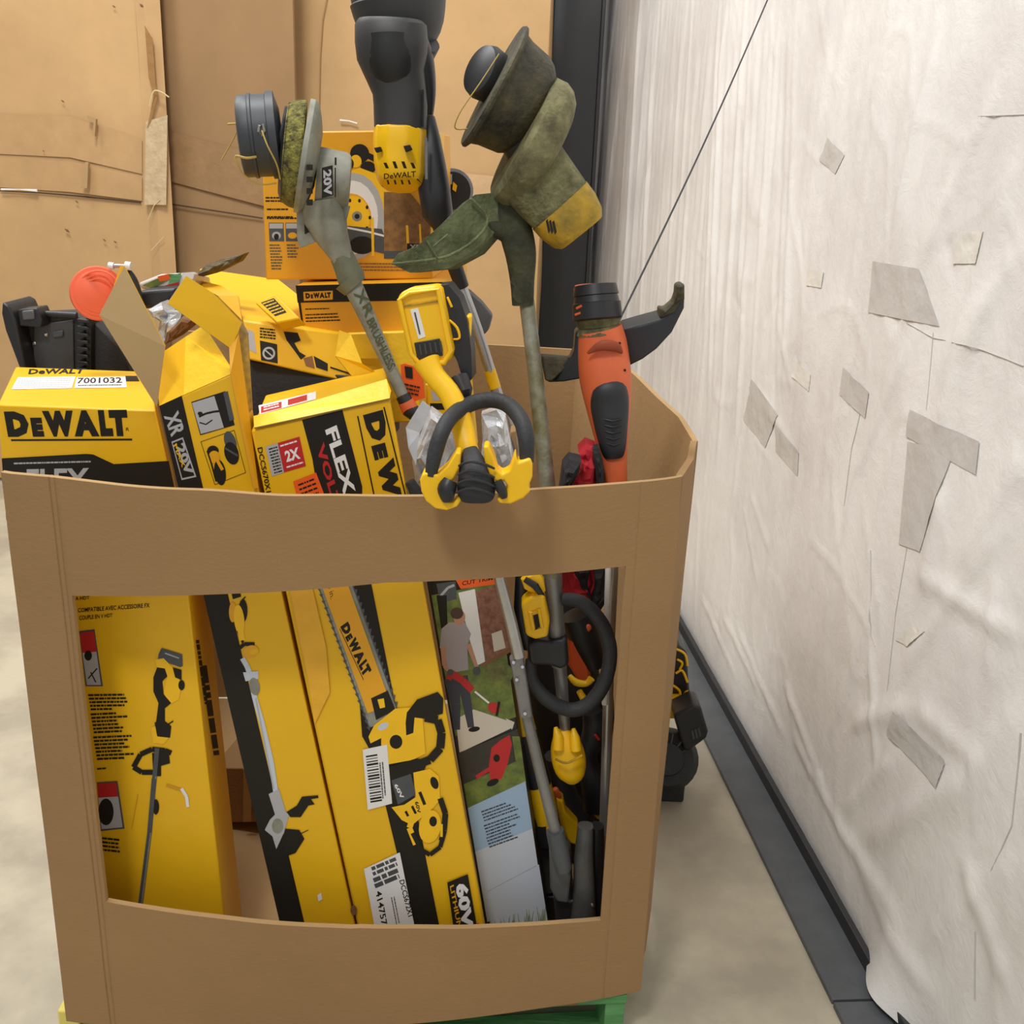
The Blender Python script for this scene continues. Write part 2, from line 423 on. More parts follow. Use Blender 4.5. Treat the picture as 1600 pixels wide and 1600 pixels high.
# solid wall behind the film
q = WP+WD*-3.6; q2 = WP+WD*4.2
struct(MB().m(mat('wall_panel', (190, 188, 184), .7)).prism([q-WN*.06, q2-WN*.06, q2-WN*.16, q-WN*.16], Vector((0, 0, 4.2))).done('wall_east'))
struct(MB().m(mat('wall_grey', (150, 148, 144), .8)).box((-4.5, 7.6, 0), (.25, 7.75, 4.2)).done('wall_back'))
struct(MB().m(mat('wall_grey', (150, 148, 144), .8)).box((-4.6, -3.5, 0), (-4.5, 7.75, 4.2)).done('wall_left'))
# patches of tape pressed on the film
TP = mat('grey_film_tape', (206, 204, 201), .3, bump=.5, bscale=18, var=.06)
TPL = mat('pale_film_tape', (232, 230, 222), .3, bump=.5, bscale=18, var=.06)
def patch(pts, m):
    n = 9; mb = MB().m(m); g = []
    for i in range(n+1):
        row = []
        for j in range(n+1):
            u, v = i/n, j/n
            x = (1-u)*((1-v)*pts[0][0]+v*pts[3][0])+u*((1-v)*pts[1][0]+v*pts[2][0]); y = (1-u)*((1-v)*pts[0][1]+v*pts[3][1])+u*((1-v)*pts[1][1]+v*pts[2][1])
            s_, z_ = onwall(x, y); a = int(np.clip(np.searchsorted(S, s_), 1, nS-2)); c = int(np.clip(np.searchsorted(Z, z_), 1, nZ-2))
            row.append(mb.bm.verts.new(WP+WD*s_+WN*(float(D[a-1:a+2, c-1:c+2].max())+.0012)+Vector((0, 0, z_))))
        g.append(row)
    for i in range(n):
        for j in range(n): mb.face([g[i][j], g[i+1][j], g[i+1][j+1], g[i][j+1]])
    o = mb.done('tape_patch', smooth=True); o.parent = wall_r; return o
for pts, m in [([(1176, 592), (1216, 648), (1196, 700), (1162, 655)], TP), ([(1212, 662), (1250, 706), (1248, 744), (1212, 706)], TP),
    ([(1318, 574), (1358, 612), (1352, 654), (1312, 616)], TP), ([(1242, 560), (1268, 585), (1266, 612), (1240, 588)], TPL),
    ([(1366, 408), (1440, 420), (1470, 510), (1358, 488)], TP), ([(1425, 640), (1532, 690), (1526, 742), (1418, 682)], TP),
    ([(1420, 690), (1492, 705), (1440, 862), (1405, 850)], TP), ([(1402, 1112), (1478, 1188), (1468, 1232), (1390, 1150)], TP),
    ([(1294, 215), (1320, 242), (1306, 272), (1282, 250)], TP), ([(1500, 365), (1540, 360), (1530, 412), (1490, 412)], TPL),
    ([(1264, 420), (1288, 424), (1284, 450), (1262, 446)], TPL), ([(1420, 980), (1450, 985), (1420, 1010), (1400, 1000)], TPL)]:
    patch(pts, m)
SEAM = mat('film_seam', (184, 181, 176), .5)
def seam(pts, r=.0011, m=SEAM):
    mb = MB().m(m); L_ = []
    for (x0, y0), (x1, y1) in zip(pts, pts[1:]):
        n = max(4, int(math.hypot(x1-x0, y1-y0)/7))
        for i in range(n+(1 if (x1, y1) == pts[-1] else 0)):
            s_, z_ = onwall(x0+(x1-x0)*i/n, y0+(y1-y0)*i/n); a = int(np.clip(np.searchsorted(S, s_), 1, nS-2)); c = int(np.clip(np.searchsorted(Z, z_), 1, nZ-2))
            L_.append((WP+WD*s_+WN*(float(D[a, c])+.0005)+Vector((0, 0, z_)), r))
    o = mb.loft(L_, seg=6).done('film_seam', smooth=True); o.parent = wall_r
seam([(1420, 505), (1460, 528), (1520, 540), (1600, 572)]); seam([(1530, 182), (1600, 179)]); seam([(1460, 520), (1450, 640)]); seam([(1602, 560), (1606, 575)])
seam([(1362, 860), (1362, 990), (1368, 1010)], .0012); seam([(1420, 846), (1400, 960), (1388, 1080)], .0012)
seam([(1595, 1145), (1580, 1290), (1550, 1365)], .0018); seam([(1525, 1455), (1523, 1560)], .002); 
seam([(1345, 640), (1330, 700), (1318, 790)], .0012)
# dark curb strip along the wall foot
CURB = mat('dark_curb_sheet', (92, 96, 100), .5, var=.22, vscale=10, bump=.2, bscale=30)
CURBD = mat('dark_curb_edge', (50, 52, 55), .5, var=.2, vscale=12)
def curb(s0, s1, name):
    a = WP+WD*s0; b_ = WP+WD*s1
    o = MB().m(CURB).prism([a+WN*.135, b_+WN*.135, b_-WN*.03, a-WN*.03], Vector((0, 0, .014))).m(CURBD).prism([a+WN*.028, b_+WN*.028, b_+WN*.012, a+WN*.012], Vector((0, 0, .05))).done(name, bevel=.002)
    return struct(o)
curb(-1.965, 3.0, 'baseboard_right'); curb(-3.4, -1.972, 'baseboard_right')
# steel column at the wall's far end
COLM = mat('column_dark_grey', (62, 64, 68), .55, var=.12, vscale=3)
col = MB().m(COLM).box((.095, 6.3, .012), (.115, 6.62, 4.1)).box((.38, 6.3, .012), (.40, 6.62, 4.1)).box((.115, 6.32, .012), (.38, 6.345, 4.1)).done('web_and_flanges', bevel=.004)
bp_ = MB().m(COLM).box((.06, 6.27, 0), (.43, 6.64, .012)).done('base_plate')
thing('steel_column', 'dark grey upright steel column where the white film wall ends', 'column', [col, bp_])
# cable hanging against the wall
a0 = at(1212, -30, 3.3); a1 = at(968, 500, 2.1)
cb = MB().m(BLK).loft([(a0.lerp(a1, t)+Vector((0, 0, -.02*math.sin(t*math.pi))), .0022) for t in [i*1.075/14 for i in range(15)]], seg=8).done('cable', smooth=True)
single(cb, 'thin black cable running taut up beside the white film wall from behind the orange trimmer', 'cable')

# ================================================================== BIG BIN BEHIND
def sheet(mb, pts, th):
    """vertical board following plan points [(x,y)], from z0 to z1 lists"""
    pass
def board(name, m, xy, z0, z1, th=.012, amp=.006, seed=0, nx=26, nz_=20, parent=None, zt=None):
    """standing board along plan polyline, gently warped, with thickness"""
    Ls = [0]
    for a, b_ in zip(xy, xy[1:]): Ls.append(Ls[-1]+math.hypot(b_[0]-a[0], b_[1]-a[1]))
    mb = MB().m(m); g = []
    ts = sorted(set([i/nx*Ls[-1] for i in range(nx+1)]+Ls))
    for t in ts:
        k = max(i for i in range(len(xy)-1) if Ls[i] <= t+1e-9); u = (t-Ls[k])/(Ls[k+1]-Ls[k])
        x = xy[k][0]*(1-u)+xy[k+1][0]*u; y = xy[k][1]*(1-u)+xy[k+1][1]*u
        dx, dy = xy[k+1][0]-xy[k][0], xy[k+1][1]-xy[k][1]; l = math.hypot(dx, dy); nx_, ny_ = dy/l, -dx/l
        row = []
        zz1 = zt(t/Ls[-1]) if zt else z1
        for j in range(nz_+1):
            z = z0+(zz1-z0)*j/nz_; w_ = amp*noise.noise(Vector((t*2.3+seed, z*2.1, seed)))
            row.append((mb.bm.verts.new((x+nx_*w_, y+ny_*w_, z)), mb.bm.verts.new((x+nx_*(w_-th), y+ny_*(w_-th), z))))
        g.append(row)
    n = len(g)
    for i in range(n-1):
        for j in range(nz_):
            mb.face([g[i][j][0], g[i+1][j][0], g[i+1][j+1][0], g[i][j+1][0]]); mb.face([g[i][j+1][1], g[i+1][j+1][1], g[i+1][j][1], g[i][j][1]])
        mb.face([g[i][-1][0], g[i+1][-1][0], g[i+1][-1][1], g[i][-1][1]]); mb.face([g[i][0][1], g[i+1][0][1], g[i+1][0][0], g[i][0][0]])
    for i in (0, n-1):
        for j in range(nz_): mb.face([g[i][j][0], g[i][j+1][0], g[i][j+1][1], g[i][j][1]])
    return mb.done(name, smooth=True, parent=parent)
# left stacked bin: face, folded edge strip
YA = 5.30
xa0, xa1, xa2 = at(224, 200, YA).x, at(240, 200, YA).x, at(262, 200, YA).x
pA = board('front_panel', KRAFT_BACK, [(-4.1, YA), (xa0, YA)], .02, 3.0, amp=.003, seed=2)
pSt = board('corner_strip', KRAFT_BACK, [(xa0+.002, YA-.006), (xa1, YA-.022), (xa2, YA-.002)], .02, 3.0, amp=.006, seed=5, nx=8)
parts = [pA, pSt]
parts.append(board('side_panel', KRAFT_BACK, [(-4.1, YA+.9), (-4.1, YA+.015)], .02, 3.0, amp=.01, seed=1))
def decal_panel(name, m, quadpx, O, n, lift=.004):
    A = Art(O, n); A.lay = lift/Art.STEP; A.poly(m, quadpx); return A.done(name)
nF = Vector((0, -1, 0)); OA = Vector((-1.5, YA-.008, 1.5))
def band(name, m, pts, Y, th=.003, seed=0, nx=14):
    """wrinkled strip of tape/film: two polylines top and bottom"""
    top, bot = pts; mb = MB().m(m); rows = []
    for i in range(nx+1):
        u = i/nx*(len(top)-1); k = min(int(u), len(top)-2); f = u-k
        r = []
        for j in range(6):
            v = j/5
            x = (1-v)*(top[k][0]*(1-f)+top[k+1][0]*f)+v*(bot[k][0]*(1-f)+bot[k+1][0]*f); y = (1-v)*(top[k][1]*(1-f)+top[k+1][1]*f)+v*(bot[k][1]*(1-f)+bot[k+1][1]*f)
            p = at(x, y, Y); p.y += -th-th*.6*noise.noise(Vector((u*3+seed, v*5, seed))); r.append(mb.bm.verts.new(p))
        rows.append(r)
    for a, b_ in zip(rows, rows[1:]):
        for j in range(5): mb.face([a[j], b_[j], b_[j+1], a[j+1]])
    return mb.done(name, smooth=True)
TAPE2 = mat('clear_tape_dull', (190, 153, 107), .42, var=.12, vscale=8, bump=.15, bscale=20)
parts.append(band('tape_band', TAPE2, ([(-10, 178), (110, 182), (222, 218)], [(-10, 240), (110, 246), (222, 272)]), YA-.006, th=.0010, seed=1))
parts.append(band('tape_band', TAPE2, ([(-10, 246), (110, 252), (222, 276)], [(-10, 292), (110, 300), (222, 314)]), YA-.006, th=.0008, seed=2))
parts.append(band('shiny_film', mat('crinkled_clear_film', (200, 176, 140), .2, var=.2, vscale=20, bump=.5, bscale=40), ([(228, 190), (262, 180)], [(226, 320), (260, 320)]), YA-.04, seed=3, nx=8))
WIRE = mat('twine', (206, 186, 140), .6)
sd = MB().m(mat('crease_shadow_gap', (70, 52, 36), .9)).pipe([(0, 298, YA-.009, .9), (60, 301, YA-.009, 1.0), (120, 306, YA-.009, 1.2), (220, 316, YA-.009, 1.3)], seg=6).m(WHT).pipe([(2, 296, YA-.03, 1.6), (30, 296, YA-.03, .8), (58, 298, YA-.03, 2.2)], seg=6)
parts.append(sd.done('strap_line'))
tf = MB().m(KRAFT_IN).out([(143, 182), (150, 186), (148, 213), (145, 212), (146, 192), (136, 184), (136, 180)], YA-.05, .02).out([(133, 253), (138, 254), (136, 294), (126, 294), (130, 272)], YA-.05, .02)
parts.append(tf.done('torn_flap'))
tk = MB().m(mat('brown_tape', (150, 112, 66), .35, bump=.4, bscale=30)).out([(226, 40), (238, 60), (243, 130), (247, 150), (236, 190), (230, 200), (240, 150), (232, 120)], YA-.045, .004)
tk.m(WIRE).pipe([(234, 165, YA-.06, 1.2), (240, 143, YA-.065, 1.2), (252, 144, YA-.065, 1.2), (264, 152, YA-.06, 1.2)], seg=6, smooth=4)
tk.pipe([(232, 343, YA-.04, .7), (240, 322, YA-.045, .7), (250, 312, YA-.045, .7)], seg=6).pipe([(236, 392, YA-.04, .7), (256, 370, YA-.04, .7)], seg=6)
parts.append(tk.done('tape_shred'))
scm = MB().m(mat('scuff_dark', (120, 88, 58), .9))
for (x, y, r) in [(98, 158, 2.5), (105, 360, 4), (120, 315, 2.5), (163, 375, 2.5), (180, 378, 2.5), (68, 236, 1.5), (178, 10, 2.5), (221, 8, 3)]:
    scm.pipe([(x-r, y-r*.6, YA-.02, .4), (x, y, YA-.021, r*.5), (x+r, y+r*.8, YA-.02, .4)], seg=6)
parts.append(scm.done('scuff'))
thing('tall_cardboard_bin', 'tall scuffed tan cardboard bin with clear tape bands, filling the background at far left', 'cardboard bin', parts)
# middle panel, turned; its shade is put into the board and tape colours
YB0, YB1 = 5.40, 5.16
pb0 = at(262, 200, YB0); pb1 = at(462, 200, YB1)
parts = [board('front_panel', KRAFT_SHADED, [(pb0.x, YB0), (pb1.x, YB1)], .02, 3.0, amp=.003, seed=8)]
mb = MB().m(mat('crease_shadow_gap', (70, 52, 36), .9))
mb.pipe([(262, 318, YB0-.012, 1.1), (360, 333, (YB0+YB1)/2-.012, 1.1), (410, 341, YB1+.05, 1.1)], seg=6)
parts.append(mb.done('strap_line'))
mb2 = MB().m(mat('clear_tape_shaded', (151, 119, 83), .42, var=.12, vscale=12, bump=.3, bscale=30))
g = []
for i in range(11):
    u = i/10; Yc = YB0+(YB1-YB0)*u-.022; x = 264+u*190
    g.append([mb2.bm.verts.new(at(x, 205+u*50+v*(78), Yc+.015-.003*noise.noise(Vector((u*6, v*4, 2))))) for v in (0, .25, .5, .75, 1)])
for a, b_ in zip(g, g[1:]):
    for j in range(4): mb2.face([a[j], b_[j], b_[j+1], a[j+1]])
parts.append(mb2.done('tape_band', smooth=True))
thing('shaded_cardboard_panel', 'angled cardboard bin panel, shade put in its darker colour, between the two tan bins', 'cardboard bin', parts)
# right stacked bin
YC = 5.4
parts = []
xl = at(458, 200, YC).x; xr = at(860, 0, YC).x
parts.append(board('front_panel', KRAFT_BACK, [(xl, YC), (xr, YC)], .02, 3.0, amp=.005, seed=12))
parts.append(board('side_panel', KRAFT_BACK, [(xr+.002, YC), (xr+.03, YC+.7)], .02, 3.0, amp=.008, seed=13))
mb = MB().m(mat('crease_shadow_soft', (170, 134, 88), .9))
mb.pipe([(511, -5, YC-.012, .8), (504, 30, YC-.012, .9), (500, 90, YC-.012, .8), (498, 200, YC-.012, .8)], seg=6)
parts.append(mb.done('crease'))
parts.append(MB().m(WHT).pipe([(531, 188, YC-.02, 1.6), (545, 189, YC-.02, 1.0), (558, 193, YC-.02, 1.2)], seg=6).done('tape_end'))
parts.append(band('tape_band', mat('clear_tape_white', (204, 170, 128), .3, var=.15, vscale=10, bump=.3, bscale=30), ([(600, 262), (720, 270), (800, 278)], [(600, 300), (720, 306), (800, 312)]), YC-.012, seed=4))
thing('pale_cardboard_bin', 'pale tan cardboard bin behind the black tool, its right edge beside the dark column', 'cardboard bin', parts)

# ================================================================== PALLET
zt = .14
parts = []
d1 = Vector((1.0, .122, 0)).normalized(); d2 = Vector((-.10, 1, 0)).normalized(); FRc = Vector((.272, 1.672, 0))
def pb(u0, u1, v0, v1, z0, z1, m, name):
    P = [FRc-d1*u0+d2*v0, FRc-d1*u1+d2*v0, FRc-d1*u1+d2*v1, FRc-d1*u0+d2*v1]
    P = [Vector((p.x, p.y, z0)) for p in P]
    return MB().m(m).prism(P, Vector((0, 0, z1-z0))).done(name, bevel=.002)
for k in range(7): parts.append(pb(0, 1.05, k*.168, k*.168+.095, zt-.022, zt-.002, GREEN, 'deck_board'))
for k in range(3): parts.append(pb(k*.505+.002, k*.505+.042, 0.005, 1.1, .018, zt-.023, GREEN, 'stringer'))
for k in range(4): parts.append(pb(0, 1.05, k*.33, k*.33+.09, 0.0, .017, GREEN, 'bottom_board'))
chips = MB().m(WOODB)
for u, wv, zz in [(.10, .06, .121), (.30, .05, .122), (.46, .05, .12)]:
    p = FRc-d1*u; q_ = FRc-d1*(u+wv)
    chips.prism([Vector((p.x, p.y-.001, zz)), Vector((q_.x, q_.y-.001, zz)), Vector((q_.x+.01, q_.y-.001, zz+.012)), Vector((p.x-.012, p.y-.001, zz+.016))], Vector((0, .002, 0)))
parts.append(chips.done('wood_chip'))
thing('wooden_pallet', 'green painted wooden pallet under the open cardboard bin', 'pallet', parts)
yb = at(97, 1598, 1.62)
single(MB().m(mat('painted_yellow_block', (226, 210, 110), .6)).box((-.845, 1.60, 0), (-.803, 1.66, .11)).done('yellow_block', bevel=.004), 'pale yellow block on the floor at the bottom left corner of the open bin', 'block')

# ================================================================== OPEN FRONT BIN
BZ0 = .141
def cyl_curve(a, b_, bulge, n):
    out = []
    d = Vector(b_)-Vector(a); nn = Vector((d.y, -d.x)).normalized()
    for i in range(n+1):
        t = i/n; p = Vector(a)+d*t+nn*bulge*(math.sin(math.pi*t)**.8); out.append(p)
    return out
FLt, FRt = (-.80, 1.546), (.284, 1.68)
FLb, FRb = (-.80, 1.546), (.300, 1.685)
n = 64
top = cyl_curve(FLt, FRt, .115, n); bot = cyl_curve(FLb, FRb, .055, n)
# window limits by column fraction and height
u0, u1 = .0905, .912
def ztop(u): return 1.025+(1.072-1.025)*min(1, (u-.09)/.45) if u < .54 else 1.073
def zbot(u): return .425-(.045)*min(1, (u-.09)/.4) if u < .5 else .381-.045*((u-.5)/.41)
us = sorted(set([i/n for i in range(n+1)]+[u0, u1, .074, .0755, .077, .082, .0835, .085, .927, .9285, .930]))
def cv(c, u):
    t = u*n; k = min(int(t), n-1); f = t-k; return c[k]*(1-f)+c[k+1]*f
TH = .011
def rimz(u): return 1.219+.002*math.sin(u*9)+.004*noise.noise(Vector((u*7, 0, 0)))
mb = MB().m(KRAFT); rows = []
for u in us:
    a, b_ = cv(bot, u), cv(top, u); zs = []
    lo_, hi_ = zbot(u), ztop(u)
    for k in range(7): zs.append(BZ0+(lo_-BZ0)*k/6)
    for k in range(1, 13): zs.append(lo_+(hi_-lo_)*k/12)
    for k in range(1, 6): zs.append(hi_+(rimz(u)-hi_)*k/5)
    r = []
    for z in zs:
        t = (z-BZ0)/(1.22-BZ0); p = a*(1-t)+b_*t
        wv = .0016*noise.noise(Vector((u*14, z*9, 2)))+.003*noise.noise(Vector((u*4, z*3, 7)))
        wv += -.0022*math.exp(-((u-.0755)/.0012)**2)-.0018*math.exp(-((u-.0835)/.0012)**2)-.0014*math.exp(-((u-.9285)/.0012)**2)
        r.append((mb.bm.verts.new((p.x, p.y-wv, z)), mb.bm.verts.new((p.x, p.y-wv+TH, z))))
    rows.append(r)
i0, i1 = us.index(u0), us.index(u1); NZ = len(rows[0])
def hole(i, j): return i0 <= i < i1 and 6 <= j < 18
for i in range(len(us)-1):
    for j in range(NZ-1):
        if hole(i, j): continue
        A, B_ = rows[i], rows[i+1]
        mb.m(KRAFT); mb.face([A[j][0], B_[j][0], B_[j+1][0], A[j+1][0]]); mb.m(KRAFT_IN); mb.face([A[j+1][1], B_[j+1][1], B_[j][1], A[j][1]])
mb.m(KRAFT_IN)
for i in range(len(us)-1):
    for j in (0, NZ-1): mb.face([rows[i][j][0], rows[i+1][j][0], rows[i+1][j][1], rows[i][j][1]])
    if i0 <= i < i1:
        for j in (6, 18): mb.face([rows[i][j][0], rows[i+1][j][0], rows[i+1][j][1], rows[i][j][1]])
for j in range(NZ-1):
    for i in (0, len(us)-1): mb.face([rows[i][j][0], rows[i][j][1], rows[i][j+1][1], rows[i][j+1][0]])
    if 6 <= j < 18:
        for i in (i0, i1): mb.face([rows[i][j][0], rows[i][j][1], rows[i][j+1][1], rows[i][j+1][0]])
mb.bm.normal_update()
parts = [mb.done('front_panel', smooth=True)]
# remaining panels: plan polyline anticlockwise seen from above, outer face right
def wrap(name, xy, zlist, seed, amp=.006):
    return board(name, KRAFT_IN, xy, BZ0, 1.2, th=.011, amp=amp, seed=seed, zt=zlist, nx=16)
R2 = (.348, 1.93)
parts.append(board('corner_panel', KRAFT, [(FRt[0]+.001, FRt[1]+.006), (.322, 1.80), R2], BZ0, 1.2, amp=.003, seed=3, zt=lambda t: 1.219+.001*t, nx=10))
parts.append(wrap('side_panel', [R2, (.345, 2.1), (.29, 2.45), (.235, 2.72)], lambda t: 1.220+.036*t, 4))
parts.append(wrap('corner_panel', [(.235, 2.722), (.165, 2.84)], lambda t: 1.256-.018*t, 5, .002))
parts.append(wrap('back_panel', [(.165, 2.842), (-.12, 2.85), (-.5, 2.87), (-.95, 2.80)], lambda t: 1.238+.012*t, 6))
parts.append(wrap('side_panel', [(-.95, 2.798), (-.93, 2.2), (-.875, 1.78), (-.80, 1.556)], lambda t: 1.245 if t < .4 else max(1.075, 1.245-(t-.4)*1.2), 7))
bt = MB().m(KRAFT_IN).prism([Vector((-.79, 1.575, BZ0)), Vector((.285, 1.70, BZ0)), Vector((.33, 1.93, BZ0)), Vector((.22, 2.71, BZ0)), Vector((.15, 2.82, BZ0)), Vector((-.93, 2.78, BZ0)), Vector((-.9, 1.76, BZ0))], Vector((0, 0, .008))).done('bottom_panel')
parts.append(bt)
# corner crease + nicks
cr = MB().m(mat('crease_brown', (128, 96, 60), .9))
cr.pipe([(103, 800, 1.528, 1.2), (112, 850, 1.526, 1.5), (118, 905, 1.524, 1.2)], seg=6)
parts.append(cr.done('fold_line'))
thing('open_cardboard_bin', 'large tan cardboard bin full of tools, with a cut-out window, on the green pallet', 'cardboard bin', parts)
from mathutils.geometry import tessellate_polygon
# ================================================================== CARTONS
# -- left carton on the rim
c = Carton((-4, 632, 1.70), (243, 641, 1.70), (10, 812, 1.70), 1, BR=(284, 815))
tl = c.TL; bk = atz(35-14, 573, tl.z); c.off = Vector((bk.x-tl.x+.004, bk.y-tl.y, 0)); OFF1 = c.off
body = c.body(YEL)
f = c.front()
f.logo(BLK_IN, [(6, 643), (198, 640), (203, 688), (14, 689)]); f.text(BLK_IN, 'R', [(197, 668), (202, 668), (202, 673), (197, 673)])
f.poly(BLK_IN, [(3, 716), (135, 709), (146, 710), (178, 725), (264, 720), (284, 815), (10, 812)])
f.text(WHTG, 'FLEX', [(42, 733), (140, 731), (140, 766), (42, 768)], .03)
f.lines(WHTG, (22, 724), (142, 721), 2.4, 1, 1, (0, 5), 0)
f = f.done(parent=body)
t = c.top(); t.lay = 12
t.text(BLK_IN, 'DeWALT', [(46, 577), (134, 576), (130, 584), (44, 585)], .03)
t.poly(WHT, [(28, 590), (118, 589), (112, 607), (18, 609)]); t.poly(WHT, [(120, 590), (196, 589), (198, 606), (116, 607)])
t.lines(WHTG, (30, 593), (112, 592), 1.4, 5, 1, (-1.5, 3.2), 0, seed=3)
t.text(BLK_IN, '7001032', [(122, 591), (190, 590), (191, 599), (120, 600)], .02); t.lines(BLK_IN, (122, 603), (190, 602), 1.4, 1, 1, (-1.5, 3), 0, seed=3)
t.poly(BLK_IN, [(196, 588), (214, 588), (218, 596), (197, 596)])
t.done(parent=body, name='shipping_label')
thing('tool_carton', 'wide yellow carton with black lettering lying at the left corner of the open bin', 'carton', [body])

# -- tall opened carton (20V) leaning
c2 = Carton((249, 634, 1.655), (364, 583, 1.655), (456, 1522, 1.655), .13, BR=(571, 1518)); c2.off += Vector((-.02, 0, 0))
body = c2.body(YEL); f = c2.front()
f.poly(BLK_IN, [(249, 634), (284, 618), (494, 1520), (456, 1522)])
f.text(WHTG, 'XR', [(278, 640), (290, 676), (268, 683), (256, 650)], .03)
f.poly(WHTG, [(268, 690), (286, 683), (307, 745), (284, 750)]); f.poly(BLK_IN, [(270, 692), (285, 686), (304, 743), (285, 747)])
f.text(WHTG, '20V', [(287, 690), (303, 738), (290, 744), (276, 698)], .04)
f.text(YEL, 'MAX', [(276, 692), (290, 728), (285, 731), (271, 696)], .03)
f.poly(BLK_IN, [(299, 628), (352, 611), (367, 664), (313, 680)]); f.poly(WHTG, [(300, 629.5), (335, 618.5), (350, 668), (314, 678)]); f.poly(GRYD, [(349, 613), (356, 611), (366, 655), (359, 658)])
f.line(BLK_IN, [(311, 651), (322, 646), (335, 643), (345, 642)], 3.4).line(BLK_IN, [(312, 660), (322, 663), (332, 656)], 2).ell(BLK_IN, (313, 646), 4, 3)
f.line(BLK_IN, [(314, 690), (366, 672), (384, 738), (336, 757), (314, 690)], .8)
f.ell(GRYD, (360, 690), 9, 17, -18).ell(BLK_IN, (362, 708), 11, 18, -15).line(GRYD, [(352, 700), (372, 712)], 3).ell(BLK_IN, (333, 704), 9, 8).ell(YEL_O, (335, 714), 9, 10).ell(BLK_IN, (344, 738), 9, 20, -8).line(YEL_O, [(338, 716), (348, 734)], 5).line(BLK_IN, [(324, 704), (330, 722), (338, 752)], 2.5)
# pole hedge trimmer picture seen through the window
f.poly(BLK_IN, [(358, 906), (372, 906), (377, 932), (364, 936)])
f.ell(YEL_O, (364, 956), 6, 16).ell(BLK_IN, (380, 954), 7, 18).ell(YPL, (374, 968), 8, 24, -6).line(BLK_IN, [(376, 940), (384, 932)], 2).line(BLK_IN, [(372, 985), (380, 1004)], 4)
f.line(YPL, [(374, 975), (379, 1000)], 9)
f.line(BLK_IN, [(398, 1006), (382, 1006), (370, 1016), (364, 1034), (362, 1046)], 6).ell(YEL_O, (392, 1018), 13, 10, -20).ell(YEL, (397, 1018), 7, 4, -20)
f.line(SKYW, [(379, 1028), (386, 1040), (394, 1060), (397, 1085), (410, 1130), (424, 1190), (431, 1236)], 8).poly(SKYW, [(380, 1050), (404, 1048), (404, 1060), (384, 1064)])
f.line(WHTG, [(400, 1090), (428, 1232)], 2.5).ell(GRY, (398, 1072), 8, 14, -10)
f.poly(WHTG, [(420, 1240), (436, 1232), (447, 1268), (452, 1272), (444, 1300), (432, 1326), (426, 1306), (414, 1296), (422, 1280), (430, 1272)]).ell(GRY, (434, 1290), 9, 12)
f.poly(BLK_IN, [(448, 1268), (464, 1258), (472, 1244), (497, 1242), (498, 1246), (486, 1248), (492, 1256), (482, 1258), (470, 1276), (454, 1276)])
f.poly(BLK_IN, [(446, 1294), (468, 1296), (476, 1310), (462, 1332), (446, 1338), (440, 1318)]).line(BLK_IN, [(470, 1302), (482, 1296)], 1.2)
f.poly(WHT, [(496, 1398), (502, 1394), (504, 1404), (498, 1408)])
f.done(parent=body)
SH = .0022
def flap(name, pts, m, m2=None, th=.003, parent=None):
    mb = MB().m(m); P = [at(*p) for p in pts]; nn = (P[1]-P[0]).cross(P[2]-P[0]).normalized()
    if nn.dot(CAM-P[0]) > 0: nn = -nn
    a = [mb.bm.verts.new(p) for p in P]; b_ = [mb.bm.verts.new(p+nn*th) for p in P]
    k = len(P); tri = tessellate_polygon([P])
    for t3 in tri: mb.face([a[i] for i in t3])
    mb.m(m2 or KRAFT_IN)
    for t3 in tri: mb.face([b_[i] for i in t3][::-1])
    for i in range(k): mb.face([a[(i+1) % k], a[i], b_[i], b_[(i+1) % k]])
    return mb.done(name, parent=parent)
fl = [flap('open_flap', [(194, 416, 1.60), (258, 541, 1.63), (245, 636, 1.65), (155, 492, 1.58)], mat('flap_inside_board', (196, 166, 118), .8, var=.05), YEL),
      flap('open_flap', [(194, 416, 1.60), (188, 414, 1.60), (174, 458, 1.592), (158, 490, 1.582), (155, 492, 1.58)], YEL_O, YEL),
      flap('shoulder_panel', [(249, 634, 1.655), (241, 559, 1.70), (290, 526, 1.70), (287, 617, 1.655)], YEL, YEL),
      flap('shoulder_panel', [(287, 617, 1.655), (290, 526, 1.70), (318, 508, 1.705), (360, 573, 1.68), (364, 583, 1.655)], YEL_L, YEL),
      flap('open_flap', [(291, 431, 1.64), (333, 458, 1.66), (378, 504, 1.68), (361, 545, 1.67), (262, 474, 1.62)], YEL, KRAFT_IN),
      flap('side_flap', [(364, 500, 1.68), (373, 520, 1.68), (404, 762, 1.652), (396, 764, 1.645), (360, 583, 1.645), (358, 540, 1.67)], YEL_O, KRAFT_IN, .006),
      flap('side_flap', [(375, 498, 1.70), (387, 520, 1.70), (394, 640, 1.70), (386, 648, 1.69), (372, 540, 1.69)], mat('torn_board_edge', (150, 124, 78), .8, rgb2=(206, 170, 60), vscale=40), KRAFT_IN, .004)]
thing('tool_carton', 'tall yellow and black carton standing with its torn top flaps open, leaning right', 'carton', [body]+fl)

# -- tall chainsaw carton
c3 = Carton((392, 672, 1.655), (609, 622, 1.655), (573, 1515, 1.655), 1, BR=(770, 1512))
bk = atz(601, 574, c3.TR.z-.004); c3.off = bk-c3.TR
body = c3.body(YEL, bevel=.004); f = c3.front()
f.poly(BLK_IN, [(472, 656), (535, 640), (566, 760), (566, 790), (500, 790), (488, 716)])
f.text(WHT, 'FLEX', [(526, 664), (556, 768), (538, 776), (508, 672)], .035)
f.text(RED, 'VOLT', [(506, 690), (534, 790), (522, 794), (494, 700)], .035)
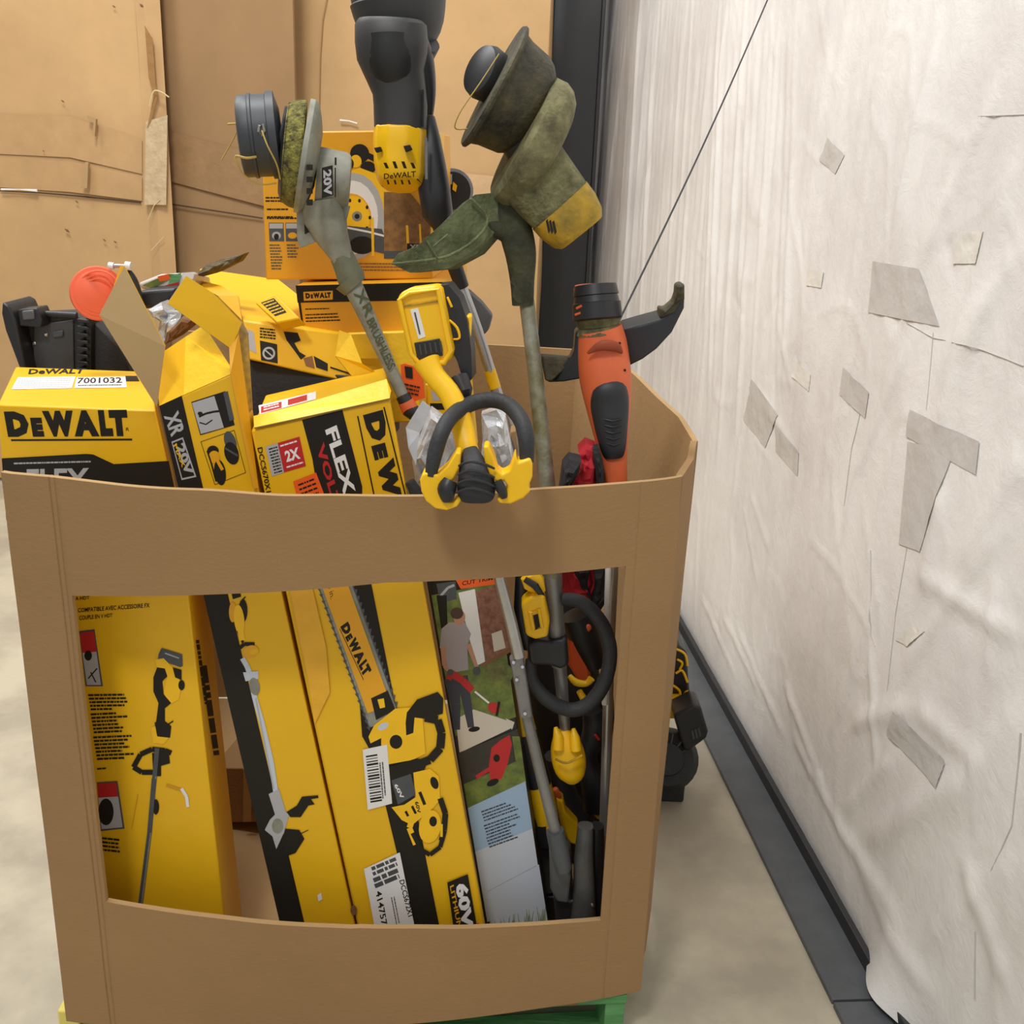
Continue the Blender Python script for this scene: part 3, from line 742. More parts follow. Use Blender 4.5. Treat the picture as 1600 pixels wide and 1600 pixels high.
# logo, turned to read downwards
f.logo(BLK_IN, [(598, 640), (652, 880), (626, 886), (562, 650)], bar=False)
f.line(BLK_IN, [(559, 650), (590, 800)], 2.2).line(BLK_IN, [(600, 636), (640, 800)], 2.2)
f.poly(RED, [(434, 692), (468, 682), (478, 728), (444, 738)]); f.poly(WHTG, [(415, 698), (434, 692), (444, 738), (425, 744)])
f.text(WHT, '2X', [(444, 705), (466, 698), (470, 716), (448, 722)], .04).lines(WHT, (438, 697), (464, 689), 2.4, 1, 1, (0, 4), 0, seed=5).lines(WHT, (448, 730), (474, 722), 2.4, 1, 1, (1, 4), 0, seed=6)
f.lines(BLK_IN, (420, 702), (434, 698), 2.2, 9, 1, (1.1, 4.6), .2, seed=8)
f.text(BLK_IN, 'DCCS670X1', [(410, 698), (424, 768), (416, 770), (402, 700)], .02)
f.poly(ORI, [(458, 752), (494, 738), (506, 770), (508, 800), (470, 800)]); f.lines(BLK_IN, (466, 758), (492, 748), 3, 4, 1, (2, 7), 0, seed=2)
# black diagonal band
f.poly(BLK_IN, [(512, 880), (574, 880), (700, 1514), (664, 1515)])
f.poly(BLK_IN, [(560, 1070), (572, 1075), (590, 1165), (583, 1180), (566, 1150)])
# chain bar
f.line(GRYD, [(512, 880), (601, 1128)], 53).line(GRY, [(512, 880), (601, 1128)], 49)
for t_ in [i/24 for i in range(25)]:
    for sx, sy in ((-25, 9), (25, -9)):
        f.poly(GRYD, [(512+89*t_+sx-3, 880+248*t_+sy-2), (512+89*t_+sx+3, 880+248*t_+sy-3), (512+89*t_+sx+2, 880+248*t_+sy+4)])
f.line(YEL_O, [(510, 876), (593, 1107)], 39)
f.text(BLK_IN, '16 in.', [(519, 906), (524, 932), (517, 936), (511, 910)], .0)
f.logo(BLK_IN, [(544, 970), (581, 1046), (567, 1060), (530, 980)], bar=True)
f.poly(BLK_IN, [(580, 1090), (606, 1078), (618, 1108), (588, 1124)]).poly(YPL, [(590, 1092), (600, 1090), (602, 1104), (594, 1106)])
# saw body picture
f.poly(YPL, [(576, 1150), (585, 1132), (618, 1106), (648, 1104), (660, 1112), (665, 1176), (646, 1186), (602, 1194), (584, 1176)])
f.ell(SKYW, (599, 1134), 9, 5, -30).ell(BLK_IN, (619, 1158), 10, 11).poly(BLK_IN, [(576, 1162), (596, 1152), (596, 1166), (582, 1170)])
f.poly(BLK_IN, [(636, 1112), (652, 1092), (684, 1080), (693, 1090), (692, 1114), (664, 1122), (648, 1120), (646, 1144), (635, 1148), (634, 1128)])
f.line(BLK_IN, [(664, 1120), (684, 1124), (690, 1144), (688, 1168), (672, 1186), (640, 1198), (606, 1206)], 13)
f.poly(BLK_IN, [(606, 1198), (650, 1184), (670, 1186), (662, 1204), (646, 1206), (648, 1248), (624, 1260), (606, 1234)]); f.poly(GRYD, [(612, 1218), (642, 1208), (650, 1240), (622, 1256)])
f.text(WHT, '60V', [(620, 1222), (632, 1244), (627, 1248), (616, 1226)], .03)
f.poly(YPL, [(612, 1260), (632, 1256), (650, 1244), (646, 1206), (672, 1200), (686, 1212), (688, 1248), (676, 1262), (644, 1288), (628, 1280)])
f.line(BLK_IN, [(634, 1266), (638, 1274)], 4).line(BLK_IN, [(644, 1258), (650, 1270)], 4).line(BLK_IN, [(656, 1236), (664, 1256)], 5).ell(BLK_IN, (679, 1222), 6, 10, -20)
f.text(BLK_IN, '60V', [(654, 1250), (658, 1268), (653, 1270), (648, 1252)], .03)
f.line(BLK_IN, [(688, 1246), (696, 1270), (694, 1296), (690, 1312)], 9).line(YPL, [(648, 1270), (640, 1292), (650, 1318)], 9).ell(YPL, (672, 1290), 17, 26, 10).ell(BLK_IN, (677, 1282), 6, 8)
f.line(BLK_IN, [(645, 1300), (658, 1326), (672, 1334), (688, 1322), (694, 1300)], 7).line(YPL, [(690, 1286), (690, 1306)], 4)
# stickers
f.poly(WHT, [(567, 1170), (605, 1162), (613, 1254), (575, 1264)])
for k in range(17):
    w_ = [2.6, 1.2, 1.8, 3.2, 1.0, 2.2, 1.4, 3.0][k % 8]; y = 1180+k*4.4
    f.line(BLK_IN, [(572+k*.45, y+1), (590+k*.45, y-2)], w_)
f.lines(GRYD, (594, 1190), (599, 1248), 2, 2, 1, (4, -1), .1, seed=4)
f.poly(WHT, [(569, 1356), (625, 1330), (652, 1465), (640, 1514), (598, 1514)])
f.lines(GRYD, (581, 1356), (619, 1340), 5.5, 2, 1, (2, 8), .0, seed=7).lines(GRYD, (584, 1374), (622, 1358), 7, 2, 1, (2, 9), .0, seed=9)
f.text(BLK_IN, '4147572X3', [(596, 1388), (611, 1470), (602, 1474), (587, 1392)], .02)
f.text(BLK_IN, 'DCCS672X1', [(632, 1372), (646, 1428), (638, 1431), (624, 1374)], .02).lines(GRYD, (612, 1400), (622, 1452), 1.6, 2, 1, (4, -1), .3, seed=11)
f.poly(BLK_IN, [(699, 1377), (731, 1364), (746, 1450), (752, 1500), (716, 1500)])
f.text(WHT, '60V', [(730, 1374), (741, 1446), (723, 1450), (711, 1382)], .05); f.text(YEL_O, 'LITHIUM', [(709, 1380), (722, 1448), (715, 1450), (703, 1383)], .02); f.poly(RED, [(736, 1444), (748, 1440), (752, 1460), (740, 1462)])
# worn tape along the left edge
TY = mat('clear_tape_on_yellow', (240, 180, 44), .2, var=.10, vscale=22, bump=.5, bscale=26)
f.poly(TY, [(450, 905), (486, 905), (510, 1010), (516, 1080), (492, 1130), (482, 1060)])
f.ell(WOODB, (553, 1420), 5, 8)
f.done(parent=body)
t = c3.top(); t.lay = 8
t.poly(WHT, [(404, 634), (494, 612), (494, 624), (406, 648)]); t.poly(RED, [(408, 636), (440, 628), (440, 638), (408, 646)]).poly(RED, [(450, 625), (480, 617), (480, 626), (450, 634)])
t.lines(WHT, (412, 637), (436, 631), 2, 2, 1, (0, 4), 0).lines(BLK_IN, (500, 630), (592, 600), 2, 1, 1, (0, 4), 0).line(mat('tape_brown_edge', (140, 104, 52), .5), [(396, 654), (480, 632), (600, 596)], 3)
t.done(parent=body, name='top_print')
fl = flap('lifted_flap', [(397, 668, 1.65), (396, 650, 1.675), (470, 632, 1.685), (604, 592, 1.685), (611, 610, 1.655), (609, 622, 1.65)], YEL_L, KRAFT_IN, .003)
thing('chainsaw_carton', 'tall yellow carton with a chainsaw picture and white barcode stickers', 'carton', [body, fl])

# -- left window carton
c = Carton((66, 872, 1.645), (287, 866, 1.645), (136, 1512, 1.645), 1, BR=(359, 1508)); c.off = Vector((-.012, .14, 0))
body = c.body(YEL); f = c.front()
f.text(BLK_IN, 'A UN CORDON POUR ACCESSOIRES', [(118, 922), (218, 917), (218, 922), (118, 928)], .02).text(BLK_IN, 'A HDT', [(118, 932), (140, 931), (140, 936), (118, 938)], .02)
f.text(BLK_IN, 'COMPATIBLE AVEC ACCESSOIRE FX', [(122, 950), (234, 942), (234, 949), (122, 957)], .02).text(BLK_IN, 'COUPLE EN V HDT', [(124, 962), (176, 958), (176, 964), (124, 969)], .02)
f.poly(GRYD, [(124, 986), (148, 983), (161, 1072), (134, 1072)]); f.poly(RED, [(125, 989), (147, 986), (151, 1018), (129, 1020)]).poly(WHTG, [(129, 1020), (151, 1018), (158, 1070), (136, 1070)])
f.ell(BLK_IN, (138, 1024), 6, 8).line(BLK_IN, [(138, 1060), (152, 1044)], 2).line(BLK_IN, [(142, 1050), (150, 1066)], 2)
f.lines(BLK_IN, (138, 1086), (198, 1085), 3, 5, 1, (1, 5.5), .45, seed=1).lines(BLK_IN, (142, 1116), (206, 1113), 3, 6, 1, (1, 5.6), .4, seed=2).lines(BLK_IN, (146, 1152), (212, 1149), 3, 7, 1, (1, 5.6), .4, seed=3).lines(BLK_IN, (152, 1201), (166, 1200), 2.5, 1, 1, (0, 5), 0)
f.poly(GRYD, [(152, 1222), (184, 1220), (195, 1294), (158, 1298)]); f.poly(RED, [(153, 1224), (182, 1222), (185, 1244), (154, 1246)]).poly(WHTG, [(154, 1246), (185, 1244), (192, 1292), (159, 1295)]).ell(BLK_IN, (166, 1268), 12, 21)
f.lines(BLK_IN, (160, 1309), (196, 1313), 3, 4, 1, (0, 6), .4, seed=5)
# string trimmer picture
f.poly(GRYD, [(253, 1012), (285, 1022), (286, 1040), (282, 1042), (247, 1030), (248, 1022)]).line(WHTG, [(258, 1020), (280, 1028)], 2)
f.poly(YPL, [(243, 1030), (256, 1028), (274, 1046), (284, 1068), (280, 1092), (266, 1100), (256, 1082), (262, 1056), (246, 1044)]).ell(BLK_IN, (284, 1070), 5, 8).poly(BLK_IN, [(270, 1042), (284, 1046), (284, 1062), (274, 1058)])
f.poly(BLK_IN, [(246, 1042), (258, 1044), (262, 1056), (254, 1064), (256, 1084), (268, 1098), (258, 1106), (258, 1126), (244, 1130), (248, 1098), (240, 1080), (240, 1058)])
f.poly(BLK_IN, [(242, 1128), (258, 1126), (268, 1134), (266, 1152), (244, 1150)]).line(BLK_IN, [(262, 1132), (271, 1126)], 2).poly(YPL, [(236, 1136), (243, 1134), (246, 1150), (264, 1152), (256, 1162), (240, 1160)])
f.line(BLK_IN, [(268, 1176), (258, 1172), (238, 1170), (220, 1178), (209, 1198), (222, 1206), (242, 1206)], 8).poly(BLK_IN, [(238, 1176), (264, 1174), (266, 1192), (252, 1196), (252, 1212), (240, 1212)])
f.line(GRYD, [(246, 1168), (242, 1212), (234, 1300), (220, 1410), (212, 1500)], 7).line(GRY, [(244, 1212), (236, 1300), (222, 1410)], 1.6).ell(BLK_IN, (244, 1260), 5, 12)
f.line(mat('pouch_edge', (206, 150, 30), .4), [(216, 1240), (206, 1294)], 1).line(mat('pouch_edge', (206, 150, 30), .4), [(260, 1226), (284, 1234)], 4)
f.line(GRYD, [(241, 1216), (234, 1300)], 7)
f.line(WHT, [(284, 1231), (292, 1244), (294, 1260)], 5)
f.done(parent=body)
s = c.side(); s.lines(BLK_IN, (318, 1040), (338, 1180), 9, 1, 1, (4, 0), 0, seed=2).lines(BLK_IN, (308, 1000), (322, 1100), 5, 1, 1, (4, 0), 0, seed=4)
s.done(parent=body, name='side_print')
thing('string_trimmer_carton', 'wide yellow carton with a string trimmer picture behind the left part of the cut-out window', 'carton', [body])

# -- photo carton
c = Carton((650, 812, 1.735), (759, 800, 1.735), (766, 1490, 1.735), .10, BR=(860, 1484))
body = c.body(mat('carton_dark', (36, 34, 34), .5)); f = c.front()
def e(y, side):   # px edges of the front
    return (650+(766-650)*(y-812)/678 if side == 0 else 759+(860-759)*(y-800)/684)
def quad(y0, y1, d0, d1, m, ia=4, ib=0): f.poly(m, [(e(y0, 0)+ia, y0), (e(y0-d0, 1)-ib, y0-d0), (e(y1-d1, 1)-ib, y1-d1), (e(y1, 0)+ia, y1)])
quad(930, 1150, 20, 30, LAWN)
quad(880, 930, 14, 22, BLK_IN)
f.poly(GRYD, [(682, 912), (712, 908), (714, 936), (688, 942)]).line(WHTG, [(686, 934), (700, 918), (710, 914)], 4)
f.poly(ORI, [(712, 906), (776, 890), (778, 912), (720, 920)]); f.text(BLK_IN, 'CUT TRIM', [(722, 908), (770, 900), (770, 906), (722, 915)], .02)
f.poly(BRICK, [(740, 925), (780, 912), (800, 1010), (760, 1036)]).poly(WHT, [(716, 926), (742, 920), (758, 1034), (744, 1040)]).poly(PATH, [(768, 990), (784, 984), (790, 1012), (772, 1018)])
f.line(WOODB, [(752, 1040), (800, 1014)], 6)
f.ell(LAWN, (780, 1052), 22, 18).ell(LAWN, (760, 1075), 22, 16).ell(mat('ink_hedge', (84, 88, 44), .5, rgb2=(120, 120, 60), vscale=60), (775, 1050), 18, 15)
f.poly(BLK_IN, [(682, 930), (698, 930), (700, 1000), (692, 1000)])
f.poly(PATH, [(712, 1124), (740, 1108), (800, 1128), (802, 1136), (718, 1176)]).poly(PATH, [(790, 1122), (804, 1128), (800, 1140)])
# man with a red trimmer, printed
f.line(PANTS, [(706, 1060, 24), (712, 1100, 15), (714, 1140, 10)], 12).line(PANTS, [(722, 1056, 18), (730, 1100, 14), (736, 1136, 10)], 12)
f.ell(BLK_IN, (741, 1139), 9, 4, -10)
f.poly(SHIRT, [(690, 982), (702, 972), (726, 972), (736, 990), (730, 1010), (732, 1046), (700, 1052), (694, 1014), (687, 1012)])
f.line(SKIN, [(732, 1006, 8), (742, 1034, 6), (746, 1046, 5)], 6).line(SKIN, [(692, 1010, 8), (694, 1040, 6), (706, 1052, 5)], 6)
f.ell(SKIN, (718, 965), 9, 12, 8).ell(HAIR, (714, 958), 10, 9, 0)
f.line(RED, [(703, 1050), (722, 1062), (738, 1078)], 11).line(RED, [(700, 1052), (708, 1056)], 16).ell(GRYD, (704, 1050), 5).line(WHT, [(742, 1080), (764, 1098)], 3).ell(RED, (772, 1106), 10, 8, 30).line(BLK_IN, [(780, 1096), (776, 1118)], 4).ell(GRYD, (745, 1048), 6, 7)
# second photo: mower
quad(1176, 1252, 38, 42, mat('ink_dark_fence', (58, 54, 46), .5, var=.3, vscale=60)); quad(1225, 1262, 40, 42, LAWN)
f.poly(LAWN, [(800, 1150), (812, 1150), (822, 1222), (770, 1250), (740, 1262), (730, 1250), (780, 1226), (806, 1190)])
f.poly(RED, [(768, 1168), (782, 1156), (796, 1148), (800, 1162), (794, 1190), (784, 1216), (766, 1222), (764, 1196)]).line(RED, [(744, 1214), (766, 1200)], 6).ell(BLK_IN, (770, 1222), 10, 5, -25).ell(BLK_IN, (776, 1184), 5, 6)
quad(1262, 1385, 42, 44, BLUE); quad(1330, 1440, 36, 36, SKYW)
f.poly(SKYW, [(762, 1388), (842, 1350), (856, 1440), (854, 1484), (768, 1490)])
f.line(WHTG, [(762, 1392), (838, 1352)], 1.5)
for k, (x, y) in enumerate([(752, 1268), (756, 1290), (760, 1309)]):
    f.lines(PANTS, (x, y), (x+56, y-20), 2.2, 4, 1, (1.5, 4.6), .35, seed=20+k)
rg = random.Random(4)
GB = mat('ink_grass_blade', (120, 140, 74), .5)
for k in range(60):
    x = rg.uniform(768, 852); y0 = 1462; hgt = rg.uniform(12, 50)*(.5+.5*(x-760)/90); f.line(GB, [(x, y0, 2.4), (x+rg.uniform(-8, 8), y0-hgt, .3)], 2)
f.done(parent=body)
thing('string_trimmer_carton', 'narrow carton printed with a man trimming a lawn beside brickwork, in the cut-out window', 'carton', [body])

# -- middle carton with icons and yellow top
c = Carton((379, 500, 1.98), (545, 522, 2.02), (388, 562, 1.96), 1, BR=(562, 602)); c.off = atz(300, 431, c.TL.z)-c.TL
c.off.x += .02; c.off.z += .02
body = c.body(YEL, bevel=.004); f = c.front(); f.lay = 6
f.poly(WHTG, [(380, 513), (396, 518), (401, 552), (388, 546)]).poly(BLK_IN, [(406, 532), (433, 538), (434, 568), (408, 563)]).ell(WHTG, (420, 552), 10, 10).ell(BLK_IN, (420, 552), 7, 7).line(WHTG, [(413, 546), (427, 558)], 2)
f.lines(BLK_IN, (406, 513), (432, 516), 2.4, 4, 1, (0, 4.5), .1, seed=2)
f.poly(BLK_IN, [(443, 518), (465, 520), (470, 532), (460, 536), (468, 550), (478, 556), (470, 562), (460, 548), (448, 532)]).poly(WOODB, [(474, 560), (488, 556), (492, 576), (478, 572)]).poly(BLK_IN, [(490, 556), (512, 568), (512, 580), (494, 574)])
f.line(BLK_IN, [(516, 574), (550, 585)], 2.5)
f.done(parent=body)
fl = [flap('torn_flap', [(530, 516, 1.95), (548, 522, 1.95), (566, 568, 1.92), (604, 592, 1.92), (560, 600, 1.93), (524, 556, 1.94)], YEL_L, KRAFT_IN, .003),
      flap('torn_flap', [(293, 434, 2.2), (345, 446, 2.1), (372, 462, 2.02), (378, 500, 1.97), (340, 462, 2.05)], YEL_O, KRAFT_IN, .003)]
thing('tool_carton', 'crushed yellow carton with icons on its side, its wide light yellow top sloping back', 'carton', [body]+fl)
c = Carton((398, 473, 1.99), (430, 458, 1.99), (432, 505, 1.95), .03, BR=(468, 497))
body = c.body(YEL); f = c.front(); f.poly(BLK_IN, [(408, 473), (428, 466), (448, 488), (430, 494)]).lines(YEL, (411, 475), (428, 469), 2, 5, 1, (4, 4), 0)
f.done(parent=body)
thing('small_box', 'small yellow box with a black label lying on the crushed yellow carton', 'box', [body])
c = Carton((378, 562, 1.99), (600, 596, 1.99), (392, 700, 1.97), .3, BR=(600, 700))
body = c.body(BLKM)
thing('case_or_dark_filler', 'plain black case wedged under the crushed yellow carton', 'tool case', [body, MB().m(BLK).out([(470, 640), (520, 645), (520, 652), (470, 648)], 1.965, .01).done('latch')])
c = Carton((540, 521, 2.01), (645, 517, 2.01), (562, 660, 2.0), .2, BR=(660, 660)); 
body = c.body(YEL_L); thing('tool_carton', 'plain pale yellow carton end behind the grey trimmer shaft', 'carton', [body, flap('end_flap', [(548, 523, 1.998), (600, 521, 1.998), (606, 560, 1.99), (560, 560, 1.99)], YEL, YEL, .003)])
# -- flat black and yellow box
c = Carton((462, 446, 2.03), (714, 440, 2.03), (474, 525, 2.03), .36, BR=(711, 520))
body = c.body(YEL_O); f = c.front()
f.poly(BLK_IN, [(462, 446), (714, 440), (713, 468), (465, 473)]); f.poly(YEL_O, [(474, 456), (520, 454), (520, 468), (475, 470)]); f.logo(BLK_IN, [(477, 458), (517, 456.5), (517, 466.5), (478, 468)], bar=False)
f.poly(BLK_IN, [(462, 446), (466, 446), (477, 525), (474, 525)])
f.lines(BLK_IN, (477, 483), (515, 482), 1.8, 1, 1, (0, 5), 0).lines(BLK_IN, (477, 492), (532, 490), 2, 3, 1, (.5, 5), .3, seed=4)
f.done(parent=body)
thing('tool_carton', 'flat yellow carton with a black stripe lying under the circular saw carton', 'carton', [body])
# -- circular saw carton
c = Carton((408, 206, 2.08), (672, 203, 2.10), (415, 437, 2.08), 1, BR=(676, 436)); c.off = Vector((.015, .33, 0))
body = c.body(YEL_O); f = c.front()
for k, (x0, x1, y) in enumerate([(415, 450, 309), (415, 450, 314), (417, 450, 327), (417, 458, 339), (417, 466, 341)]): f.lines(BLK_IN, (x0, y), (x1, y), 2.4, 1, 1, (0, 5), 0, seed=k)
f.poly(GRYD, [(420, 348), (443, 348), (444, 377), (421, 377)]).poly(WHTG, [(421, 349), (442, 349), (442, 357), (421, 357)]).ell(WHTG, (432, 368), 7, 6).ell(BLK_IN, (432, 370), 4, 5)
f.poly(GRYD, [(446, 348), (466, 348), (467, 377), (447, 377)]).poly(WHTG, [(447, 349), (466, 349), (466, 357), (447, 357)]).ell(YEL_O, (457, 368), 7, 5)
f.lines(GRYD, (421, 383), (443, 383), 2, 9, 1, (.4, 4.6), .3, seed=2).lines(GRYD, (448, 383), (466, 383), 2, 5, 1, (.4, 4.6), .3, seed=6)
# circular saw picture
f.ell(BLK_IN, (562, 240), 15, 15).ell(YPL, (556, 252), 9, 10).ell(BLK_IN, (575, 262), 12, 10).ell(BLK_IN, (546, 256), 7, 9)
f.line(BLK_IN, [(560, 236), (590, 250), (594, 280)], 9)
f.poly(YPL, [(545, 268), (562, 262), (600, 276), (612, 300), (616, 336), (600, 352), (560, 320)])
f.ell(WHTG, (553, 338), 47, 68, 0).ell(WHT, (551, 340), 40, 58).ell(YEL_O, (549, 344), 32, 42).ell(YPL, (552, 340), 26, 34)
f.poly(YEL_O, [(500, 260), (540, 260), (540, 272), (512, 284), (500, 300)])
f.ell(GRY, (558, 338), 8, 8).ell(BLK_IN, (558, 338), 4, 4)
for k in range(10):
    a = k*.63; f.ell(BLK_IN, (554+24*math.cos(a), 340+28*math.sin(a)), 2.2, 3)
f.poly(GRYD, [(535, 352), (600, 358), (600, 396), (545, 384)]).line(WHT, [(534, 354), (575, 362), (606, 370), (622, 366)], 3)
f.ell(BLK_IN, (566, 383), 20, 14).line(YPL, [(582, 340), (583, 400)], 4)
f.poly(WHTG, [(590, 340), (612, 310), (626, 316), (632, 350), (612, 366), (600, 366)]).ell(BLK_IN, (616, 330), 8, 14).line(BLK_IN, [(600, 350), (630, 352)], 3).line(CHROME, [(612, 320), (636, 352)], 3)
f.poly(GRYD, [(600, 392), (676, 392), (676, 404), (600, 404)]).poly(mat('ink_shop_scene', (150, 110, 60), .5, var=.5, vscale=60), [(600, 300), (640, 300), (672, 340), (672, 392), (600, 392)]).line(YPL, [(636, 352), (638, 390)], 4).line(YPL, [(656, 350), (658, 390)], 3)
f.poly(BLK_IN, [(636, 380), (662, 381), (662, 392), (636, 392)]).text(WHTG, 'XR', [(640, 382), (658, 382), (658, 390), (640, 390)], .03)
f.lines(WOODB, (560, 412), (640, 412), 2, 3, 1, (0, 5), .2, seed=8)
f.done(parent=body)
s = c.side(); s.poly(YPL, [(676, 206), (694, 210), (690, 360), (676, 372)]); s.poly(WHTG, [(674, 204), (684, 204), (684, 214), (674, 214)]).lines(BLK_IN, (690, 240), (690, 330), 4, 1, 1, (3, 0), 0); s.done(parent=body, name='side_print')
thing('circular_saw_carton', 'upright yellow carton with a circular saw picture, highest box in the bin', 'carton', [body])
# plain cartons seen deep through the window
c = Carton((330, 1200, 2.15), (440, 1200, 2.12), (330, 1286, 2.15), .3, BR=(445, 1284)); 
o = c.body(KRAFT); thing('plain_carton', 'plain brown carton lying deep inside the bin, in the dark gap of the window', 'carton', [o, MB().m(TAPE2).out([(380, 1202), (392, 1202), (392, 1284), (380, 1284)], 2.12, .005).done('tape_strip')])
OLIVE_Y = mat('olive_yellow_shell', (196, 156, 36), .6, rgb2=(112, 100, 48), vscale=16, bump=.3)
# ================================================================== TOOLS
def disc(mb, c, r, Y, ax, th, m, seg=28):
    """round disc: centre px c, radius px, 3D axis vector, thickness"""
    p = at(c[0], c[1], Y); k = mpp(p); ax = Vector(ax).normalized()
    N_ = ax.orthogonal().normalized(); B_ = ax.cross(N_)
    mb.m(m); a = [mb.bm.verts.new(p+(N_*math.cos(t)+B_*math.sin(t))*r*k) for t in [2*math.pi*i/seg for i in range(seg)]]
    b_ = [mb.bm.verts.new(v.co+ax*th) for v in a]
    mb.face(a); mb.face(b_[::-1])
    for i in range(seg): mb.face([a[(i+1) % seg], a[i], b_[i], b_[(i+1) % seg]])
# ---------- grey string trimmer (left)
Y = 1.84
GY = lambda x: 1.84+(x-450)*.00115*.17
sp = MB().m(mat('spool_dark_grey', (62, 66, 72), .5, var=.2, vscale=20)).lathe((374, 214, GY(374)), (440, 211, GY(440)), [(0, 48), (.03, 58), (.10, 61), (.28, 61), (.30, 63), (.36, 63), (.38, 61), (.70, 61), (.72, 65), (.9, 65), (.93, 56), (1, 40)], seg=36).done('spool_cap', smooth=True)
ey = MB().m(GRY).pipe([(405, 196, Y-.072, 2.2), (411, 194, Y-.072, 2.2), (413, 204, Y-.072, 2.2), (409, 212, Y-.072, 2.2), (404, 206, Y-.072, 2.2)], seg=8, closed=True).done('eyelet', smooth=True, parent=sp)
rb = MB().m(BLK)
hub = MB().m(BLK).lathe((438, 213, GY(438)), (450, 216, GY(450)), [(0, 46), (1, 46)]).done('hub', smooth=True)
gd = MB().m(GRASSY).lathe((442, 238, GY(442)), (473, 243, GY(473)), [(0, 60), (.08, 74), (.5, 80), (.9, 82), (1, 80)], seg=40).m(BLK).lathe((440, 238, GY(440)), (446, 239, GY(446)), [(0, 62), (1, 76)], seg=40).done('grass_caked_rim', smooth=True)
hs = MB().m(GRY).lathe((472, 244, GY(472)), (498, 250, GY(498)), [(0, 86), (.3, 86), (.55, 80), (.8, 62), (1, 40)], seg=40).done('deck_housing', smooth=True)
vt = MB().m(BLK_IN)
for yy in (262, 281, 299, 317): vt.out([(479, yy-5), (485, yy-5), (485, yy+4), (479, yy+4)], Y-.096, .02)
vt = vt.done('vent_slots', parent=hs)
mo = MB().m(GRY).lathe((494, 279, GY(494)), (547, 286, GY(547)), [(0, 46), (.1, 48), (.85, 45), (.96, 41), (1, 34)], seg=36).done('motor_housing', smooth=True)
Om = at(518, 285, Y-.062); A = Art(Om, Vector((0, -1, 0)))
A.poly(BLK_IN, [(503, 262), (520, 258), (521, 305), (503, 310)]).text(WHTG, '20V', [(518, 264), (519, 304), (506, 307), (505, 266)], .04)
A.poly(BLK_IN, [(523, 246), (526, 246), (526, 258), (523, 258)]).poly(BLK_IN, [(523, 262), (525, 262), (525, 308), (523, 308)])
A.done('badge', parent=mo)
nk = MB().m(GRY).loft([(at(503, 312, Y), 30*mpp(at(503, 312, Y)), .035), (at(508, 340, Y), .036, .034), (at(520, 372, Y), .027, .028), (at(534, 400, Y), .019, .02), (at(546, 425, Y), .017, .018)], seg=20, n=3).done('neck', smooth=True)
wb = MB().m(GRY).out([(463, 322), (500, 318), (546, 322), (540, 345), (534, 372), (505, 374), (468, 388), (464, 372)], Y-.008, .012).m(BLK_IN).out([(475, 346), (488, 341), (492, 350), (484, 362), (476, 366)], Y-.0095, .002).done('web_bracket', bevel=.003)
co = MB().m(mat('coupler_green_grey', (118, 120, 96), .6, var=.3, vscale=20)).pipe([(534, 400, Y, 19), (542, 418, Y, 20), (548, 432, Y, 22), (550, 440, Y, 21)], seg=20).pipe([(543, 436, Y-.002, 24), (554, 449, Y-.002, 20)], seg=20).done('coupler', smooth=True)
sh = MB().m(GRY).pipe([(548, 440, Y, 16), (566, 478, Y-.01, 14), (610, 575, Y-.02, 10.5), (631, 622, Y-.03, 9.5)], seg=20).done('shaft', smooth=True)
Os = at(590, 530, Y-.0305); A = Art(Os, Vector((0, -1, .107)))
INK = mat('ink_olive', (72, 76, 44), .5)
A.text(INK, 'XR', [(567, 448), (586, 488), (572, 498), (552, 458)], .02).text(INK, 'BRUSHLESS', [(584, 495), (619, 572), (607, 580), (572, 502)], .02).done('shaft_lettering', parent=sh)
en = MB().m(BLK).pipe([(629, 618, Y-.03, 11), (640, 640, Y-.035, 13), (656, 652, Y-.035, 12)], seg=20).m(ORG).pipe([(634, 627, Y-.034, 12.6), (641, 641, Y-.034, 13.6)], seg=20).done('joint_sleeve', smooth=True)
tg = flap('hang_tag', [(634, 668, 1.74), (660, 626, 1.74), (673, 636, 1.74), (668, 654, 1.74), (656, 676, 1.74), (650, 728, 1.73), (638, 700, 1.73)], mat('tag_pale_blue', (206, 218, 232), .35, var=.15, vscale=40), WHT, .001)
ln = MB().m(STRING).pipe([(409, 204, Y-.075, 1.3), (418, 228, Y-.085, 1.3), (432, 256, Y-.08, 1.3), (438, 280, Y-.07, 1.3)], seg=6, smooth=4).pipe([(400, 245, Y-.07, 2), (385, 247, Y-.08, 2), (368, 244, Y-.08, 1.6), (372, 258, Y-.08, 1.2), (384, 276, Y-.07, 1.2), (408, 288, Y-.06, 1.2), (432, 286, Y-.05, 1.2)], seg=6, smooth=4).pipe([(356, 194, Y-.03, 1.6), (374, 194, Y-.04, 1.6), (370, 205, Y-.04, 1), (362, 222, Y-.04, 1), (346, 250, Y-.04, 1)], seg=6, smooth=3).done('cutting_line', smooth=True)
thing('string_trimmer', 'grey string trimmer with a grass-caked head standing upside down on the left', 'string trimmer', [sp, hub, gd, hs, mo, nk, wb, co, sh, en, tg, ln])

